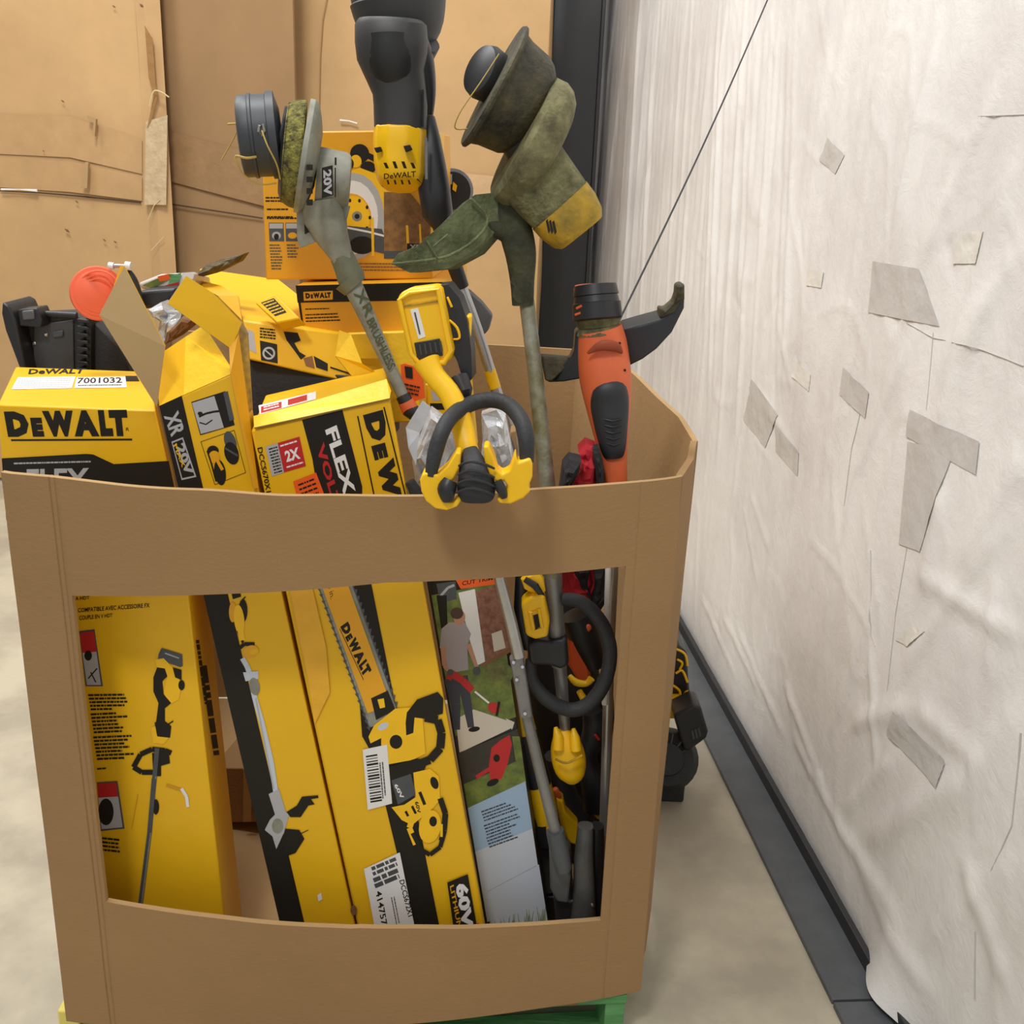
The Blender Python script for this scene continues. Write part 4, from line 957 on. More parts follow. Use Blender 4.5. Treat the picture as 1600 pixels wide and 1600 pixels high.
# ---------- black trimmer with yellow motor cap
Y = 1.98
hd = MB().m(mat('tool_dark_grey', (58, 58, 58), .5, var=.2, vscale=14)).lathe((632, 92, Y+.04), (616, -50, Y+.04), [(0, 20), (.06, 38), (.14, 50), (.26, 61), (.38, 68), (.5, 72), (.62, 75), (.64, 72), (.8, 74), (1, 60)], seg=40).done('spool_head', smooth=True)
gr = MB().m(BLK).pipe([(640, 92, Y+.02, 20), (652, 76, Y+.02, 30), (660, 60, Y+.01, 30)], seg=20).done('line_guard', smooth=True)
bd = MB().m(mat('tool_dark_grey', (58, 58, 58), .5)).pipe([(611, 32, Y-.03, 50), (611, 40, Y-.03, 56), (612, 66, Y-.03, 57), (613, 90, Y-.03, 55), (618, 118, Y-.03, 46), (624, 142, Y-.03, 42), (626, 165, Y-.03, 42), (626, 200, Y-.03, 41)], seg=28, n=2.3, asp=.9).done('gear_case', smooth=True)
Op = at(612, 95, Y-.03-.064)
fcp = MB().m(mat('tool_black_inset', (30, 30, 31), .5)).pipe([(610, 60, Y-.046, 47), (612, 95, Y-.050, 42), (620, 122, Y-.046, 33)], seg=24, smooth=4, asp=.85).done('inset_cover', smooth=True)
sd_ = MB().m(BLK).pipe([(640, 50, Y, 22), (652, 85, Y, 24), (660, 120, Y, 21), (666, 150, Y, 15), (668, 180, Y, 9)], seg=16, n=3, smooth=3).done('side_cover', smooth=True)
rr = MB().m(BLK)
for x in (590, 600, 652, 661): rr.pipe([(x, 140, Y-.055, 2), (x, 198, Y-.055, 2)], seg=8)
rr = rr.done('motor_ribs', smooth=True, parent=bd)
cp = MB().m(YPL).pipe([(625, 196, Y-.03, 41), (625, 220, Y-.03, 42), (625, 250, Y-.032, 41), (627, 275, Y-.036, 39), (628, 287, Y-.04, 34), (628, 291, Y-.042, 30)], seg=10, n=2.2).done('motor_cap', bevel=.004)
Oc = at(626, 268, Y-.105); A = Art(Oc, Vector((0, -1, -.25)))
for k in range(4):
    A.poly(BLK_IN, [(599+k*14, 252+(k in (0, 3))*2), (604+k*14, 252+(k in (0, 3))*2), (608+k*14, 263), (603+k*14, 263)])
    A.poly(BLK_IN, [(604+k*11, 281), (607+k*11, 281), (609+k*11, 288), (606+k*11, 288)])
A.text(BLK_IN, 'DeWALT', [(600, 271), (650, 267), (650, 276), (600, 280)], .02).done('cap_lettering', parent=cp)
sc = MB().m(BLK_IN).out([(584, 231), (594, 229), (597, 236), (588, 239)], Y-.078, .01).out([(630, 228), (640, 226), (644, 234), (634, 238)], Y-.09, .012).done('screw_recess', bevel=.001, parent=cp)
arm = MB().m(BLK).pipe([(666, 185, Y, 14), (670, 220, Y-.01, 19), (674, 260, Y-.015, 23), (679, 300, Y-.02, 25), (684, 335, Y-.02, 24), (688, 354, Y-.02, 13)], seg=18, n=3).m(SILD).pipe([(665, 215, Y-.065, 2.2), (666, 280, Y-.07, 2.2)], seg=8).done('shaft_joint', smooth=True)
tb = MB().m(BLK).pipe([(684, 345, Y-.01, 12), (712, 420, Y+.01, 12), (722, 448, Y+.02, 11)], seg=16).m(SIL).pipe([(720, 446, Y+.02, 9), (745, 515, Y+.02, 9), (776, 612, Y+.02, 8.5), (806, 700, Y+.03, 8), (812, 780, Y, 8)], seg=16, smooth=3).m(YPL).pipe([(765, 578, Y+.02, 9.3), (774, 606, Y+.02, 9)], seg=16).done('shaft', smooth=True)
gf = MB().m(BLK).prism([at(x, y, Y+.06+d) for x, y, d in [(722, 450, 0), (733, 455, .02), (752, 472, .04), (770, 494, .05), (764, 516, .03), (750, 530, 0), (740, 500, 0)]], Vector((0, .04, 0))).done('debris_guard', bevel=.006, bseg=3)
thing('string_trimmer', 'black string trimmer with a slotted yellow motor cap, standing before the circular saw carton', 'string trimmer', [hd, gr, bd, fcp, sd_, cp, arm, tb, gf])

# ---------- mossy trimmer
Y = 1.86
cap = MB().m(BLK).lathe((745, 106, Y-.02), (770, 121, Y), [(0, 24), (.15, 38), (.5, 42), (1, 40)], seg=30).done('bump_knob', smooth=True)
cn = MB().m(MOSSD).lathe((768, 134, Y), (838, 178, Y+.012), [(0, 97), (.05, 100), (.10, 99), (.16, 90), (.3, 86), (.7, 81), (.85, 74), (1, 60)], seg=44).m(BLK).lathe((820, 190, Y+.01), (838, 220, Y+.01), [(0, 50), (1, 55)], seg=30).done('spool_housing', smooth=True)
dk = MB().m(mat('mossy_disc', (134, 130, 92), .85, rgb2=(84, 80, 54), vscale=26, bump=.3, bscale=110)).lathe((812, 214, Y), (858, 242, Y+.008), [(0, 92), (.12, 102), (.45, 104), (.7, 99), (.9, 88), (1, 74)], seg=44).done('deck_housing', smooth=True)
vs = MB().m(BLK_IN)
for k in range(5):
    x0, y0 = 884-k*8, 172+k*14
    vs.pipe([(x0-1, y0, Y-.075-k*.006, 1.7), (x0-8, y0+13, Y-.078-k*.006, 1.7)], seg=6)
vs = vs.done('vent_slots', parent=dk)
mo = MB().m(MOSS).pipe([(826, 262, Y-.01, 60), (852, 294, Y-.01, 57), (880, 328, Y-.01, 53)], seg=24, n=3.6).done('motor_housing', smooth=True)
yc = MB().m(OLIVE_Y).pipe([(874, 321, Y-.01, 55), (888, 338, Y-.01, 54), (902, 355, Y-.01, 48), (908, 363, Y-.01, 40)], seg=24, n=3.6).done('motor_cap', smooth=True)
vs2 = MB().m(BLK_IN)
for k in range(3): vs2.out([(853+k*5, 346+k), (856+k*5, 343+k), (860+k*5, 360+k), (857+k*5, 365+k)], Y-.096, .02)
vs2.done('vent_slots', parent=yc)
GUARDM = mat('mossy_guard', (112, 120, 84), .85, rgb2=(72, 78, 46), vscale=20, bump=.6, bscale=90)
gd = MB().m(GUARDM)
P = []
for (x, y, d) in [(782, 300, 0), (742, 304, -.02), (722, 318, -.03), (690, 350, -.05), (652, 384, -.07), (622, 396, -.08), (611, 412, -.085), (640, 426, -.07), (700, 420, -.05), (745, 396, -.03), (768, 370, -.01), (786, 345, 0)]: P.append(at(x, y, Y-.02+d))
gd.prism(P, Vector((.012, .05, -.004)))
gd.m(GUARDM).pipe([(735, 310, Y-.055, 2.5), (762, 340, Y-.045, 2.5), (745, 372, Y-.06, 2.5), (700, 400, Y-.08, 2.5), (640, 410, Y-.10, 2.5), (612, 412, Y-.11, 2)], seg=8, smooth=3)
gd.pipe([(664, 372, Y-.09, 1.6), (684, 404, Y-.09, 1.6)], seg=8).pipe([(676, 386, Y-.09, 1.6), (700, 366, Y-.075, 1.6)], seg=8)
gd = gd.done('debris_guard', bevel=.004)
nk = MB().m(mat('mossy_neck', (70, 72, 48), .8, rgb2=(48, 50, 36), vscale=30, bump=.4, bscale=80)).pipe([(800, 290, Y, 24), (798, 330, Y, 26), (808, 370, Y, 26), (814, 400, Y, 24), (816, 440, Y, 19), (817, 476, Y, 17)], seg=20, n=3, smooth=3).out([(797, 440), (803, 448), (800, 462), (808, 474), (816, 474), (816, 430), (800, 432)], Y-.02, .03).pipe([(760, 350, Y-.02, 12), (786, 360, Y-.01, 16), (806, 372, Y, 16)], seg=16).done('neck', smooth=True)
sh = MB().m(SILMOSS).pipe([(823, 470, Y, 12), (835, 570, Y-.02, 12), (846, 670, Y-.06, 12.5), (856, 770, Y-.09, 13), (862, 890, Y-.09, 13), (874, 1040, Y-.09, 12)], seg=20).m(SILD).pipe([(863, 900, Y-.09, 13.5), (870, 990, Y-.09, 13.5)], seg=20).done('shaft', smooth=True)
shl = MB().m(SILD).pipe([(874, 1030, Y-.085, 11), (880, 1100, Y-.085, 9), (885, 1165, Y-.085, 8)], seg=16).done('lower_shaft', smooth=True)
clp = MB().m(BLK).out([(824, 1008), (840, 1001), (862, 1004), (886, 1000), (890, 1040), (876, 1048), (862, 1042), (828, 1040)], Y-.12, .05).done('handle_clamp', bevel=.008, bseg=3, smooth=False)
lp = MB().m(BLKM).pipe([(880, 936, Y-.10, 10), (910, 942, Y-.11, 11), (940, 974, Y-.12, 11.5), (953, 1016, Y-.12, 11.5), (946, 1062, Y-.12, 11.5), (922, 1098, Y-.12, 12), (891, 1109, Y-.12, 11.5), (854, 1092, Y-.12, 11.5), (832, 1062, Y-.11, 10), (830, 1030, Y-.10, 9)], seg=16, smooth=5).done('loop_handle', smooth=True)
ym = MB().m(YPL).pipe([(880, 1140, Y-.09, 8), (882, 1152, Y-.09, 19), (886, 1172, Y-.09, 26), (890, 1195, Y-.09, 26), (893, 1212, Y-.09, 20), (893, 1222, Y-.09, 9)], seg=24, asp=.8, smooth=3).pipe([(868, 1136, Y-.10, 3), (872, 1150, Y-.11, 8), (872, 1170, Y-.115, 9)], seg=12).pipe([(896, 1138, Y-.10, 3), (898, 1152, Y-.11, 8), (900, 1172, Y-.115, 9)], seg=12).m(YPL_DIRTY).pipe([(868, 1186, Y-.128, 2), (886, 1192, Y-.138, 2), (910, 1180, Y-.128, 2)], seg=8, smooth=4).done('motor_end', smooth=True)
lnp = MB().m(STRING).pipe([(780, 84, Y-.07, 1), (750, 130, Y-.08, 1), (722, 170, Y-.08, 1), (711, 194, Y-.07, 1), (714, 202, Y-.06, 1), (730, 201, Y-.05, 1)], seg=6, smooth=3).done('cutting_line', smooth=True)
thing('string_trimmer', 'mossy green-brown string trimmer with a yellow motor end and long silver shaft, upside down', 'string trimmer', [cap, cn, dk, mo, yc, gd, nk, sh, shl, clp, lp, ym, lnp])

# ---------- orange trimmer
Y = 1.83
tp = MB().m(BLK).lathe((930, 444, Y), (934, 500, Y-.01), [(0, 25), (.02, 33), (.3, 36), (.32, 34), (.5, 36), (.52, 38), (.95, 39), (1, 34)], seg=32).done('spool_cap', smooth=True)
tr = MB().m(ORG).lathe((930, 452, Y), (930, 446, Y), [(0, 34), (1, 32)], seg=32).pipe([(901, 482, Y-.03, 2), (909, 478, Y-.038, 2)], seg=6).pipe([(899, 492, Y-.03, 2), (907, 489, Y-.038, 2)], seg=6).done('spool_trim', smooth=True)
ms = MB().m(MOSS).lathe((934, 494, Y), (937, 520, Y), [(0, 35), (.5, 34), (.55, 32), (1, 36)], seg=32).done('grass_caked_ring', smooth=True)
bd = MB().m(ORG).pipe([(937, 512, Y, 34), (941, 535, Y, 38), (944, 570, Y-.005, 40.5), (947, 600, Y-.01, 40), (951, 640, Y-.02, 34), (955, 680, Y-.03, 27), (958, 712, Y-.035, 22), (960, 740, Y-.04, 20), (962, 790, Y-.04, 20)], seg=28, smooth=3, asp=1.0, n=2.3).done('body_shell', smooth=True)
gp = MB().m(mat('grip_black', (40, 42, 46), .5)).pipe([(949, 592, Y-.034, 16), (951, 606, Y-.036, 28), (952, 630, Y-.034, 31), (955, 668, Y-.044, 26), (958, 700, Y-.052, 20), (959, 713, Y-.052, 15)], seg=24, smooth=4, asp=.82, n=2.4).done('rubber_grip', smooth=True)
gr = MB().m(BLK)
for k in range(5): gr.pipe([(944+k, 655+k*9.5, Y-.067, 1.5), (957+k*.4, 658+k*9.5, Y-.0725, 1.8), (971-k*.6, 655+k*9.5, Y-.067, 1.5)], seg=8)
gr.done('grip_ridges', smooth=True, parent=gp)
vt = MB().m(mat('orange_shade_panel', (150, 66, 34), .6)).pipe([(918, 552, Y-.052, 2), (940, 540, Y-.058, 8), (962, 542, Y-.052, 8), (972, 552, Y-.044, 2)], seg=12, smooth=3, asp=.5).done('air_intake', smooth=True)
scw = MB().m(BLK_IN)
for (x, y, d) in [(968, 536, -.045), (976, 578, -.040)]: scw.pipe([(x, y, Y+d, 2), (x+.5, y+.5, Y+d-.004, 2)], seg=10)
scw.done('screw_recess', parent=bd)
gm = mat('guard_black', (48, 52, 56), .42, var=.15, vscale=14)
g1 = MB().m(gm).prism([at(x, y, Y+d) for x, y, d in [(972, 516, .01), (1000, 508, .0), (1030, 500, -.01), (1052, 488, -.02), (1070, 458, -.03), (1069, 482, -.03), (1050, 520, -.02), (1026, 546, -.01), (1004, 562, 0), (982, 573, .01)]], Vector((0, .06, .01))).m(MOSSD).prism([at(x, y, Y-.03+d) for x, y, d in [(1031, 499, .02), (1032, 481, .02), (1040, 484, .015), (1054, 472, .01), (1058, 460, 0), (1059, 446, 0), (1070, 443, 0), (1070, 468, 0), (1056, 490, .01)]], Vector((0, .05, 0))).done('debris_guard', bevel=.004)
g2 = MB().m(gm).prism([at(x, y, Y+d) for x, y, d in [(848, 560, .05), (890, 563, .03), (897, 548, .01), (899, 520, 0), (905, 515, 0), (912, 560, 0), (908, 592, .0), (880, 597, .02), (856, 598, .04)]], Vector((0, .05, 0))).m(MOSSD).prism([at(x, y, Y+.02+d) for x, y, d in [(844, 556, .02), (890, 560, 0), (884, 576, 0), (862, 596, 0), (852, 596, .01)]], Vector((0, .03, 0))).done('debris_guard', bevel=.004)
shf = MB().m(SIL).pipe([(960, 780, Y-.03, 8), (958, 900, Y-.01, 8), (953, 1000, Y, 8), (944, 1300, Y, 8)], seg=16).done('shaft', smooth=True)
thing('string_trimmer', 'orange string trimmer with a black ridged grip and wide black guard, rightmost in the bin', 'string trimmer', [tp, tr, ms, bd, gp, vt, g1, g2, shf])

# ---------- yellow handled trimmer over the front rim
Y = 1.56
ft = MB().m(YPL).prism([at(x, y, Y) for x, y in [(619, 470), (624, 458), (640, 450), (682, 445), (688, 452), (706, 548), (702, 562), (690, 572), (662, 576), (647, 570), (640, 556)]], Vector((.006, .035, 0))).done('battery_foot', bevel=.006, bseg=3)
fr = MB().m(YPL).pipe([(624, 468, Y-.004, 4), (640, 458, Y-.004, 4), (684, 452, Y-.004, 4), (704, 548, Y-.004, 4.5), (694, 566, Y-.004, 5), (656, 570, Y-.004, 5), (642, 552, Y-.004, 4)], seg=10, closed=True).m(YPL_DIRTY).pipe([(630, 478, Y-.002, 1.5), (684, 470, Y-.002, 1.5)], seg=8).done('foot_rim', smooth=True, parent=ft)
lb = MB().m(WHT).out([(641, 484), (653, 481), (665, 526), (654, 530)], Y-.001, .001).m(GRYD).pipe([(648, 488, Y-.0015, 1.3), (656, 522, Y-.0015, 1.3)], seg=6).done('rating_label', parent=ft)
tm = MB().m(BLK).out([(647, 536), (687, 529), (692, 556), (652, 562)], Y-.003, .003).done('terminal_block', bevel=.001, parent=ft)
fi = MB().m(mat('terminal_dark', (66, 62, 52), .5))
for k in range(5): fi.out([(654+k*8, 538-k*1.2), (657+k*8, 537.5-k*1.2), (660+k*8, 554-k*1.2), (657+k*8, 555-k*1.2)], Y-.005, .002)
fi.done('contact_fins', parent=tm)
bs = MB().m(BLK).prism([at(x, y, Y+.02) for x, y in [(684, 446), (700, 444), (718, 466), (730, 500), (736, 545), (738, 592), (726, 602), (714, 564), (706, 548)]], Vector((.004, .05, 0))).m(YPL).pipe([(702, 500, Y+.017, 2), (714, 512, Y+.017, 2.4), (718, 528, Y+.017, 2), (708, 530, Y+.017, 1.6)], seg=8, smooth=3).pipe([(699, 464, Y+.017, 2), (706, 480, Y+.017, 2.2)], seg=8).done('battery_side', bevel=.003)
sp2 = MB().m(YPL).prism([at(x, y, Y+.03) for x, y in [(722, 494), (737, 492), (734, 560), (740, 640), (746, 700), (736, 705), (728, 620), (730, 560)]], Vector((0, .03, 0))).done('handle_spine', bevel=.004)
gp = MB().m(YPL).pipe([(668, 566, Y, 22), (678, 586, Y-.01, 17), (700, 612, Y-.02, 17), (714, 640, Y-.03, 17.5), (724, 670, Y-.04, 17.5), (730, 700, Y-.055, 17), (734, 712, Y-.06, 16)], seg=20, smooth=3, n=2.6).done('grip', smooth=True)
gb = MB().m(BLK).pipe([(716, 590, Y+.01, 16), (724, 610, Y, 15), (727, 636, Y, 6)], seg=14).done('trigger_block', smooth=True)
Y = 1.455
br = MB().m(BLKM).pipe([(735, 704, Y+.03, 12), (738, 722, Y+.01, 20), (742, 742, Y, 26), (744, 760, Y, 30), (744, 776, Y, 28), (744, 782, Y, 22)], seg=24, asp=.7, smooth=3, n=2.8)
for yy in (722, 736, 750, 764): br.pipe([(717+(yy-722)*-.1, yy+6, Y-.020, 2), (735, yy-1, Y-.034, 2.6), (758, yy+4, Y-.030, 2.6), (772, yy+10, Y-.018, 2)], seg=8, smooth=4)
br = br.done('pivot_bracket', smooth=True)
cl = MB().m(YPL).prism([at(x, y, Y-.012) for x, y in [(656, 750), (660, 741), (672, 737), (683, 743), (699, 728), (713, 706), (720, 709), (719, 728), (709, 748), (694, 762), (689, 773), (695, 785), (708, 785), (720, 774), (723, 779), (714, 792), (698, 798), (680, 795), (665, 783), (658, 768)]], Vector((0, .034, 0))).done('yellow_claw', bevel=.007, bseg=4)
cr_ = MB().m(YPL).prism([at(x, y, Y-.012) for x, y in [(755, 698), (763, 696), (771, 712), (777, 734), (785, 741), (796, 735), (805, 708), (810, 723), (828, 716), (832, 726), (832, 745), (826, 760), (829, 768), (818, 779), (798, 788), (780, 787), (776, 779), (789, 775), (793, 760), (787, 751), (775, 754), (764, 740), (757, 720)]], Vector((0, .034, 0))).done('yellow_claw', bevel=.006, bseg=4)
bp1 = MB().m(BLK).pipe([(704, 750, Y-.008, 12), (698, 765, Y-.012, 15), (700, 782, Y-.012, 9)], seg=14, smooth=4).done('clamp_pad', smooth=True)
bp2 = MB().m(BLK).pipe([(776, 752, Y-.012, 8), (784, 766, Y-.014, 8), (788, 778, Y-.014, 5)], seg=14, smooth=4).done('clamp_pad', smooth=True)
lp = MB().m(BLKM).pipe([(673, 744, Y-.005, 9), (679, 712, Y-.0, 12), (690, 676, Y+.01, 12.5), (708, 648, Y+.045, 12.5), (738, 630, Y+.09, 12.5), (768, 625, Y+.09, 12.5), (794, 633, Y+.07, 12.5), (814, 656, Y+.03, 13), (822, 686, Y+.01, 13), (823, 722, Y+.005, 11)], seg=18, smooth=5).done('loop_handle', smooth=True)
thing('string_trimmer', 'yellow trimmer handle with an empty battery foot, hooked over the front rim', 'string trimmer', [ft, bs, sp2, gp, gb, br, cl, cr_, bp1, bp2, lp])

# ================================================================== LEFT HEAP
Y = 2.08
hm = MB().m(BLK).prism([at(x, y, Y) for x, y in [(3, 472), (14, 478), (24, 500), (34, 548), (44, 590), (30, 575), (8, 516), (2, 490)]], Vector((0, .12, 0))).done('curved_skirt', bevel=.004)
pl = MB().m(BLKM).prism([at(x, y, Y+.05) for x, y in [(22, 494), (66, 492), (112, 490), (150, 505), (190, 545), (205, 590), (40, 590)]], Vector((0, .08, 0))).done('deck_plate', bevel=.004)
pn = MB().m(mat('deck_panel_grey', (74, 74, 76), .4, var=.3, vscale=16)).out([(52, 508), (114, 500), (116, 590), (52, 590)], Y+.045, .01).m(CHROME).out([(68, 520), (74, 520), (74, 526), (68, 526)], Y+.042, .004).out([(50, 534), (56, 534), (56, 540), (50, 540)], Y+.042, .004).m(GRYD).out([(82, 518), (98, 516), (98, 526), (82, 528)], Y+.04, .004).done('inner_panel', bevel=.002)
bl = MB().m(BLK).out([(27, 484), (58, 481), (66, 500), (64, 512), (30, 510)], Y+.01, .05).m(mat('block_face_grey', (88, 88, 92), .5)).out([(33, 486), (52, 484), (54, 499), (35, 501)], Y+.006, .006).done('mount_block', bevel=.003)
th_ = MB().m(BLK)
for k in range(8): th_.out([(120, 498+k*11), (136, 500+k*11), (138, 505+k*11), (121, 503+k*11)], Y+.02, .05)
th_.out([(134, 496), (142, 498), (142, 588), (134, 588)], Y+.03, .05)
th_ = th_.done('cooling_ribs', bevel=.001)
rl = MB().m(BLK).pipe([(66, 490, Y+.04, 5), (120, 493, Y+.04, 5)], seg=12).done('hinge_bar', smooth=True)
thing('mower_deck', 'black moulded plastic mower deck with ribs, behind the wide carton at far left', 'mower part', [hm, pl, pn, bl, th_, rl])
Y = 1.98
lid = MB().m(ORG_L).lathe((154, 459, Y+.02), (153, 458, Y-.012), [(0, 42), (.5, 42), (.8, 40), (.82, 35), (.86, 35), (.88, 34), (.90, 30), (.93, 30), (.95, 28), (.97, 22), (1, 20)], seg=40).done('spool_cap', smooth=True)
rg_ = MB().m(ORG_L)
for r in (36, 30, 24):
    rg_.pipe([(154+r*math.cos(t)*.95, 459+r*math.sin(t), Y-.012, 1.6) for t in [2*math.pi*i/26 for i in range(26)]], seg=8, closed=True)
rg_.done('cap_rings', smooth=True, parent=lid)
thing('trimmer_spool_cap', 'bright orange round ribbed spool cap propped behind the tan open flap', 'spool cap', [lid])
rw = MB().m(WHT).pipe([(170, 415, 1.99, 5.5), (178, 416, 1.99, 5.5)], seg=14).pipe([(196, 415, 1.99, 6.5), (205, 416, 1.99, 6.5)], seg=14).done('end_ring', smooth=True)
rw2 = MB().m(SIL).pipe([(176, 415, 1.99, 3), (200, 416, 1.99, 3)], seg=12).done('axle', smooth=True)
rw3 = MB().m(BLK).pipe([(198, 420, 2.0, 4), (208, 436, 2.0, 6), (216, 460, 2.0, 6), (222, 500, 2.0, 6)], seg=12, smooth=3).done('bracket_arm', smooth=True)
thing('axle_bracket', 'silver axle with white end rings on a black arm behind the tan open flap', 'bracket', [rw, rw2, rw3])
bg1 = MB().m(mat('bag_pale_print', (214, 208, 200), .3, var=.2, vscale=20)).prism([at(x, y, 2.1) for x, y in [(214, 442), (250, 428), (306, 424), (304, 446), (278, 450), (222, 452)]], Vector((0, .10, -.02))).done('bag_body', bevel=.006)
bgp = Art(at(250, 440, 2.098), Vector((0, -1, 0))); bgp.poly(LAWN, [(222, 446), (262, 428), (280, 428), (238, 450)]).poly(ORI, [(246, 432), (262, 428), (268, 436), (250, 440)]).poly(GREEN, [(268, 430), (284, 426), (280, 440), (262, 446)]).poly(RED, [(258, 446), (280, 440), (278, 450), (258, 450)]).poly(WHT, [(284, 426), (304, 425), (302, 436), (286, 438)])
bgp = bgp.done('printed_label', parent=bg1)
thing('grass_seed_bag', 'pale plastic bag with red and green print lying behind the raised yellow flap', 'bag', [bg1])
blk = MB().m(BLK).prism([at(x, y, 2.02) for x, y in [(212, 456), (276, 450), (264, 478), (216, 484)]], Vector((0, .08, 0))).done('tray', bevel=.006)
single(blk, 'black plastic tray under the printed bag, beside the orange spool cap', 'tray')
def crumple(name, pts, Y, m, depth=.04, n=12, seed=1, amp=.012, lab='', cat='', nm='sheet'):
    """crumpled solid: outline px, front relief"""
    cx = sum(p[0] for p in pts)/len(pts); cy = sum(p[1] for p in pts)/len(pts)
    mb = MB().m(m); rings = []
    N_ = 5
    for r in range(N_+1):
        f = 1-r/N_ ; ring = []
        for i, (x, y) in enumerate(pts):
            X = cx+(x-cx)*max(f, .04); Yy = cy+(y-cy)*max(f, .04); nz_ = noise.noise(Vector((X*.09+seed, Yy*.09, seed)))
            ring.append(mb.bm.verts.new(at(X, Yy, Y-(1-f**2)*depth*.4-amp*nz_*2*(r > 0))))
        rings.append(ring)
    back = [mb.bm.verts.new(v.co+Vector((0, depth, 0))) for v in rings[0]]
    k = len(pts)
    for A_, B_ in zip(rings, rings[1:]):
        for i in range(k): mb.face([A_[i], A_[(i+1) % k], B_[(i+1) % k], B_[i]])
    mb.face(rings[-1]); mb.face(back[::-1])
    for i in range(k): mb.face([rings[0][(i+1) % k], rings[0][i], back[i], back[(i+1) % k]])
    return mb.done(name)
single(crumple('crumpled_plastic', [(232, 484), (252, 472), (262, 486), (290, 484), (288, 496), (276, 512), (262, 524), (256, 536), (246, 520), (250, 502), (236, 494)], 1.96, CLEAR, seed=2), 'crumpled clear and white plastic wrapping stuffed in behind the tan open flap', 'packaging')
single(crumple('paper_bag', [(306, 430), (322, 414), (350, 404), (382, 396), (372, 410), (340, 426), (318, 432)], 2.12, mat('dirty_paper', (112, 98, 64), .8, rgb2=(70, 60, 40), vscale=30, bump=.5), seed=5, amp=.006), 'dirty brown pointed scrap sticking up behind the light yellow carton top', 'scrap')
single(crumple('paper_scrap', [(262, 520), (286, 494), (302, 498), (296, 512), (276, 528), (258, 538)], 1.93, mat('brown_scrap', (150, 96, 50), .7, rgb2=(90, 64, 40), vscale=30), seed=9, amp=.006), 'small brown and orange scrap under the raised yellow flap', 'scrap')

# ================================================================== MIDDLE, BEHIND THE YELLOW HANDLE
tag = MB().m(ORI).out([(626, 570), (632, 568), (660, 576), (664, 622), (646, 628), (628, 612)], 1.82, .004).done('tag_card')
ta = Art(at(640, 590, 1.818), Vector((0, -1, 0))); ta.poly(BLK_IN, [(632, 572), (644, 574), (645, 592), (634, 590)]).lines(BLK_IN, (632, 600), (658, 606), 2.5, 3, 1, (0, 6), .3); ta.done('tag_print', parent=tag)
thing('warning_tag', 'orange warning tag with black print beside the grey trimmer shaft', 'tag', [tag])
c = Carton((664, 600, 1.84), (700, 600, 1.84), (668, 690, 1.84), .06, BR=(704, 690)); b_ = c.body(YEL); a_ = c.front(); a_.poly(WHTG, [(674, 610), (690, 610), (692, 626), (676, 626)]).poly(BLK_IN, [(672, 630), (696, 630), (697, 640), (673, 640)]); a_.done(parent=b_)
thing('small_box', 'small yellow box end seen beside the orange warning tag', 'box', [b_])
single(crumple('clear_packaging', [(752, 648), (776, 640), (790, 650), (798, 690), (806, 724), (796, 760), (770, 768), (750, 730), (754, 690)], 1.66, CLEAR, depth=.03, seed=12, amp=.010), 'crinkled clear blister packaging seen through the black loop of the yellow handle', 'packaging')
single(crumple('crumpled_plastic', [(652, 690), (672, 640), (700, 660), (716, 700), (706, 740), (680, 760), (650, 760), (644, 720)], 1.74, CLEAR, depth=.03, seed=22, amp=.010), 'crumpled clear plastic between the chainsaw carton and the black loop handle', 'packaging')
rail = MB().m(GRYD).prism([at(x, y, 1.68) for x, y in [(770, 644), (784, 640), (808, 716), (800, 728)]], Vector((0, .02, 0))).done('rail', bevel=.002)
rt = MB().m(CHROME)
for k in range(7): rt.out([(777+k*3.6, 652+k*10), (780+k*3.6, 651+k*10), (781+k*3.6, 656+k*10), (778+k*3.6, 657+k*10)], 1.677, .004)
rt = rt.done('rivets', parent=rail)
thing('chain_bar', 'grey riveted metal bar standing inside the black loop of the yellow handle', 'saw bar', [rail])
g = MB().m(BLKM).pipe([(640, 752, 1.66, 8), (648, 765, 1.66, 10), (655, 790, 1.66, 10)], seg=12).done('knob', smooth=True)
single(g, 'small black knob between the chainsaw carton and the yellow clamp', 'knob')
single(MB().m(KRAFT_IN).out([(797, 675), (806, 673), (808, 780), (797, 780)], 1.90, .05).done('kraft_strip', bevel=.002), 'narrow tan cardboard strip behind the black loop of the yellow handle', 'cardboard')

# bag red/black
rbg = crumple('red_panel', [(904, 706), (916, 694), (932, 700), (938, 730), (936, 768), (900, 776), (880, 770), (898, 740), (912, 724)], 1.76, REDF, depth=.05, seed=31, amp=.010)
kbg = crumple('black_panel', [(880, 730), (890, 718), (908, 722), (904, 740), (890, 764), (884, 790), (872, 790), (876, 760)], 1.70, BLKF, depth=.05, seed=33, amp=.008)
kb2 = crumple('black_panel', [(926, 702), (936, 700), (944, 730), (944, 778), (934, 778)], 1.745, BLKF, depth=.03, seed=35, amp=.004)
lb_ = crumple('red_panel', [(878, 880), (900, 884), (924, 882), (932, 910), (926, 936), (900, 940), (880, 934)], 1.90, REDF, depth=.05, seed=36, amp=.010)
lb2 = crumple('black_panel', [(896, 884), (914, 880), (922, 890), (918, 912), (926, 940), (908, 920), (900, 906)], 1.885, BLKF, depth=.04, seed=37, amp=.008)
lb3 = crumple('black_panel', [(926, 880), (948, 878), (947, 940), (930, 968), (922, 950), (930, 910)], 1.89, BLKF, depth=.05, seed=38, amp=.006)
thing('tool_bag', 'red and black fabric bag stuffed in front of the orange trimmer', 'bag', [rbg, kbg, kb2, lb_, lb2, lb3])

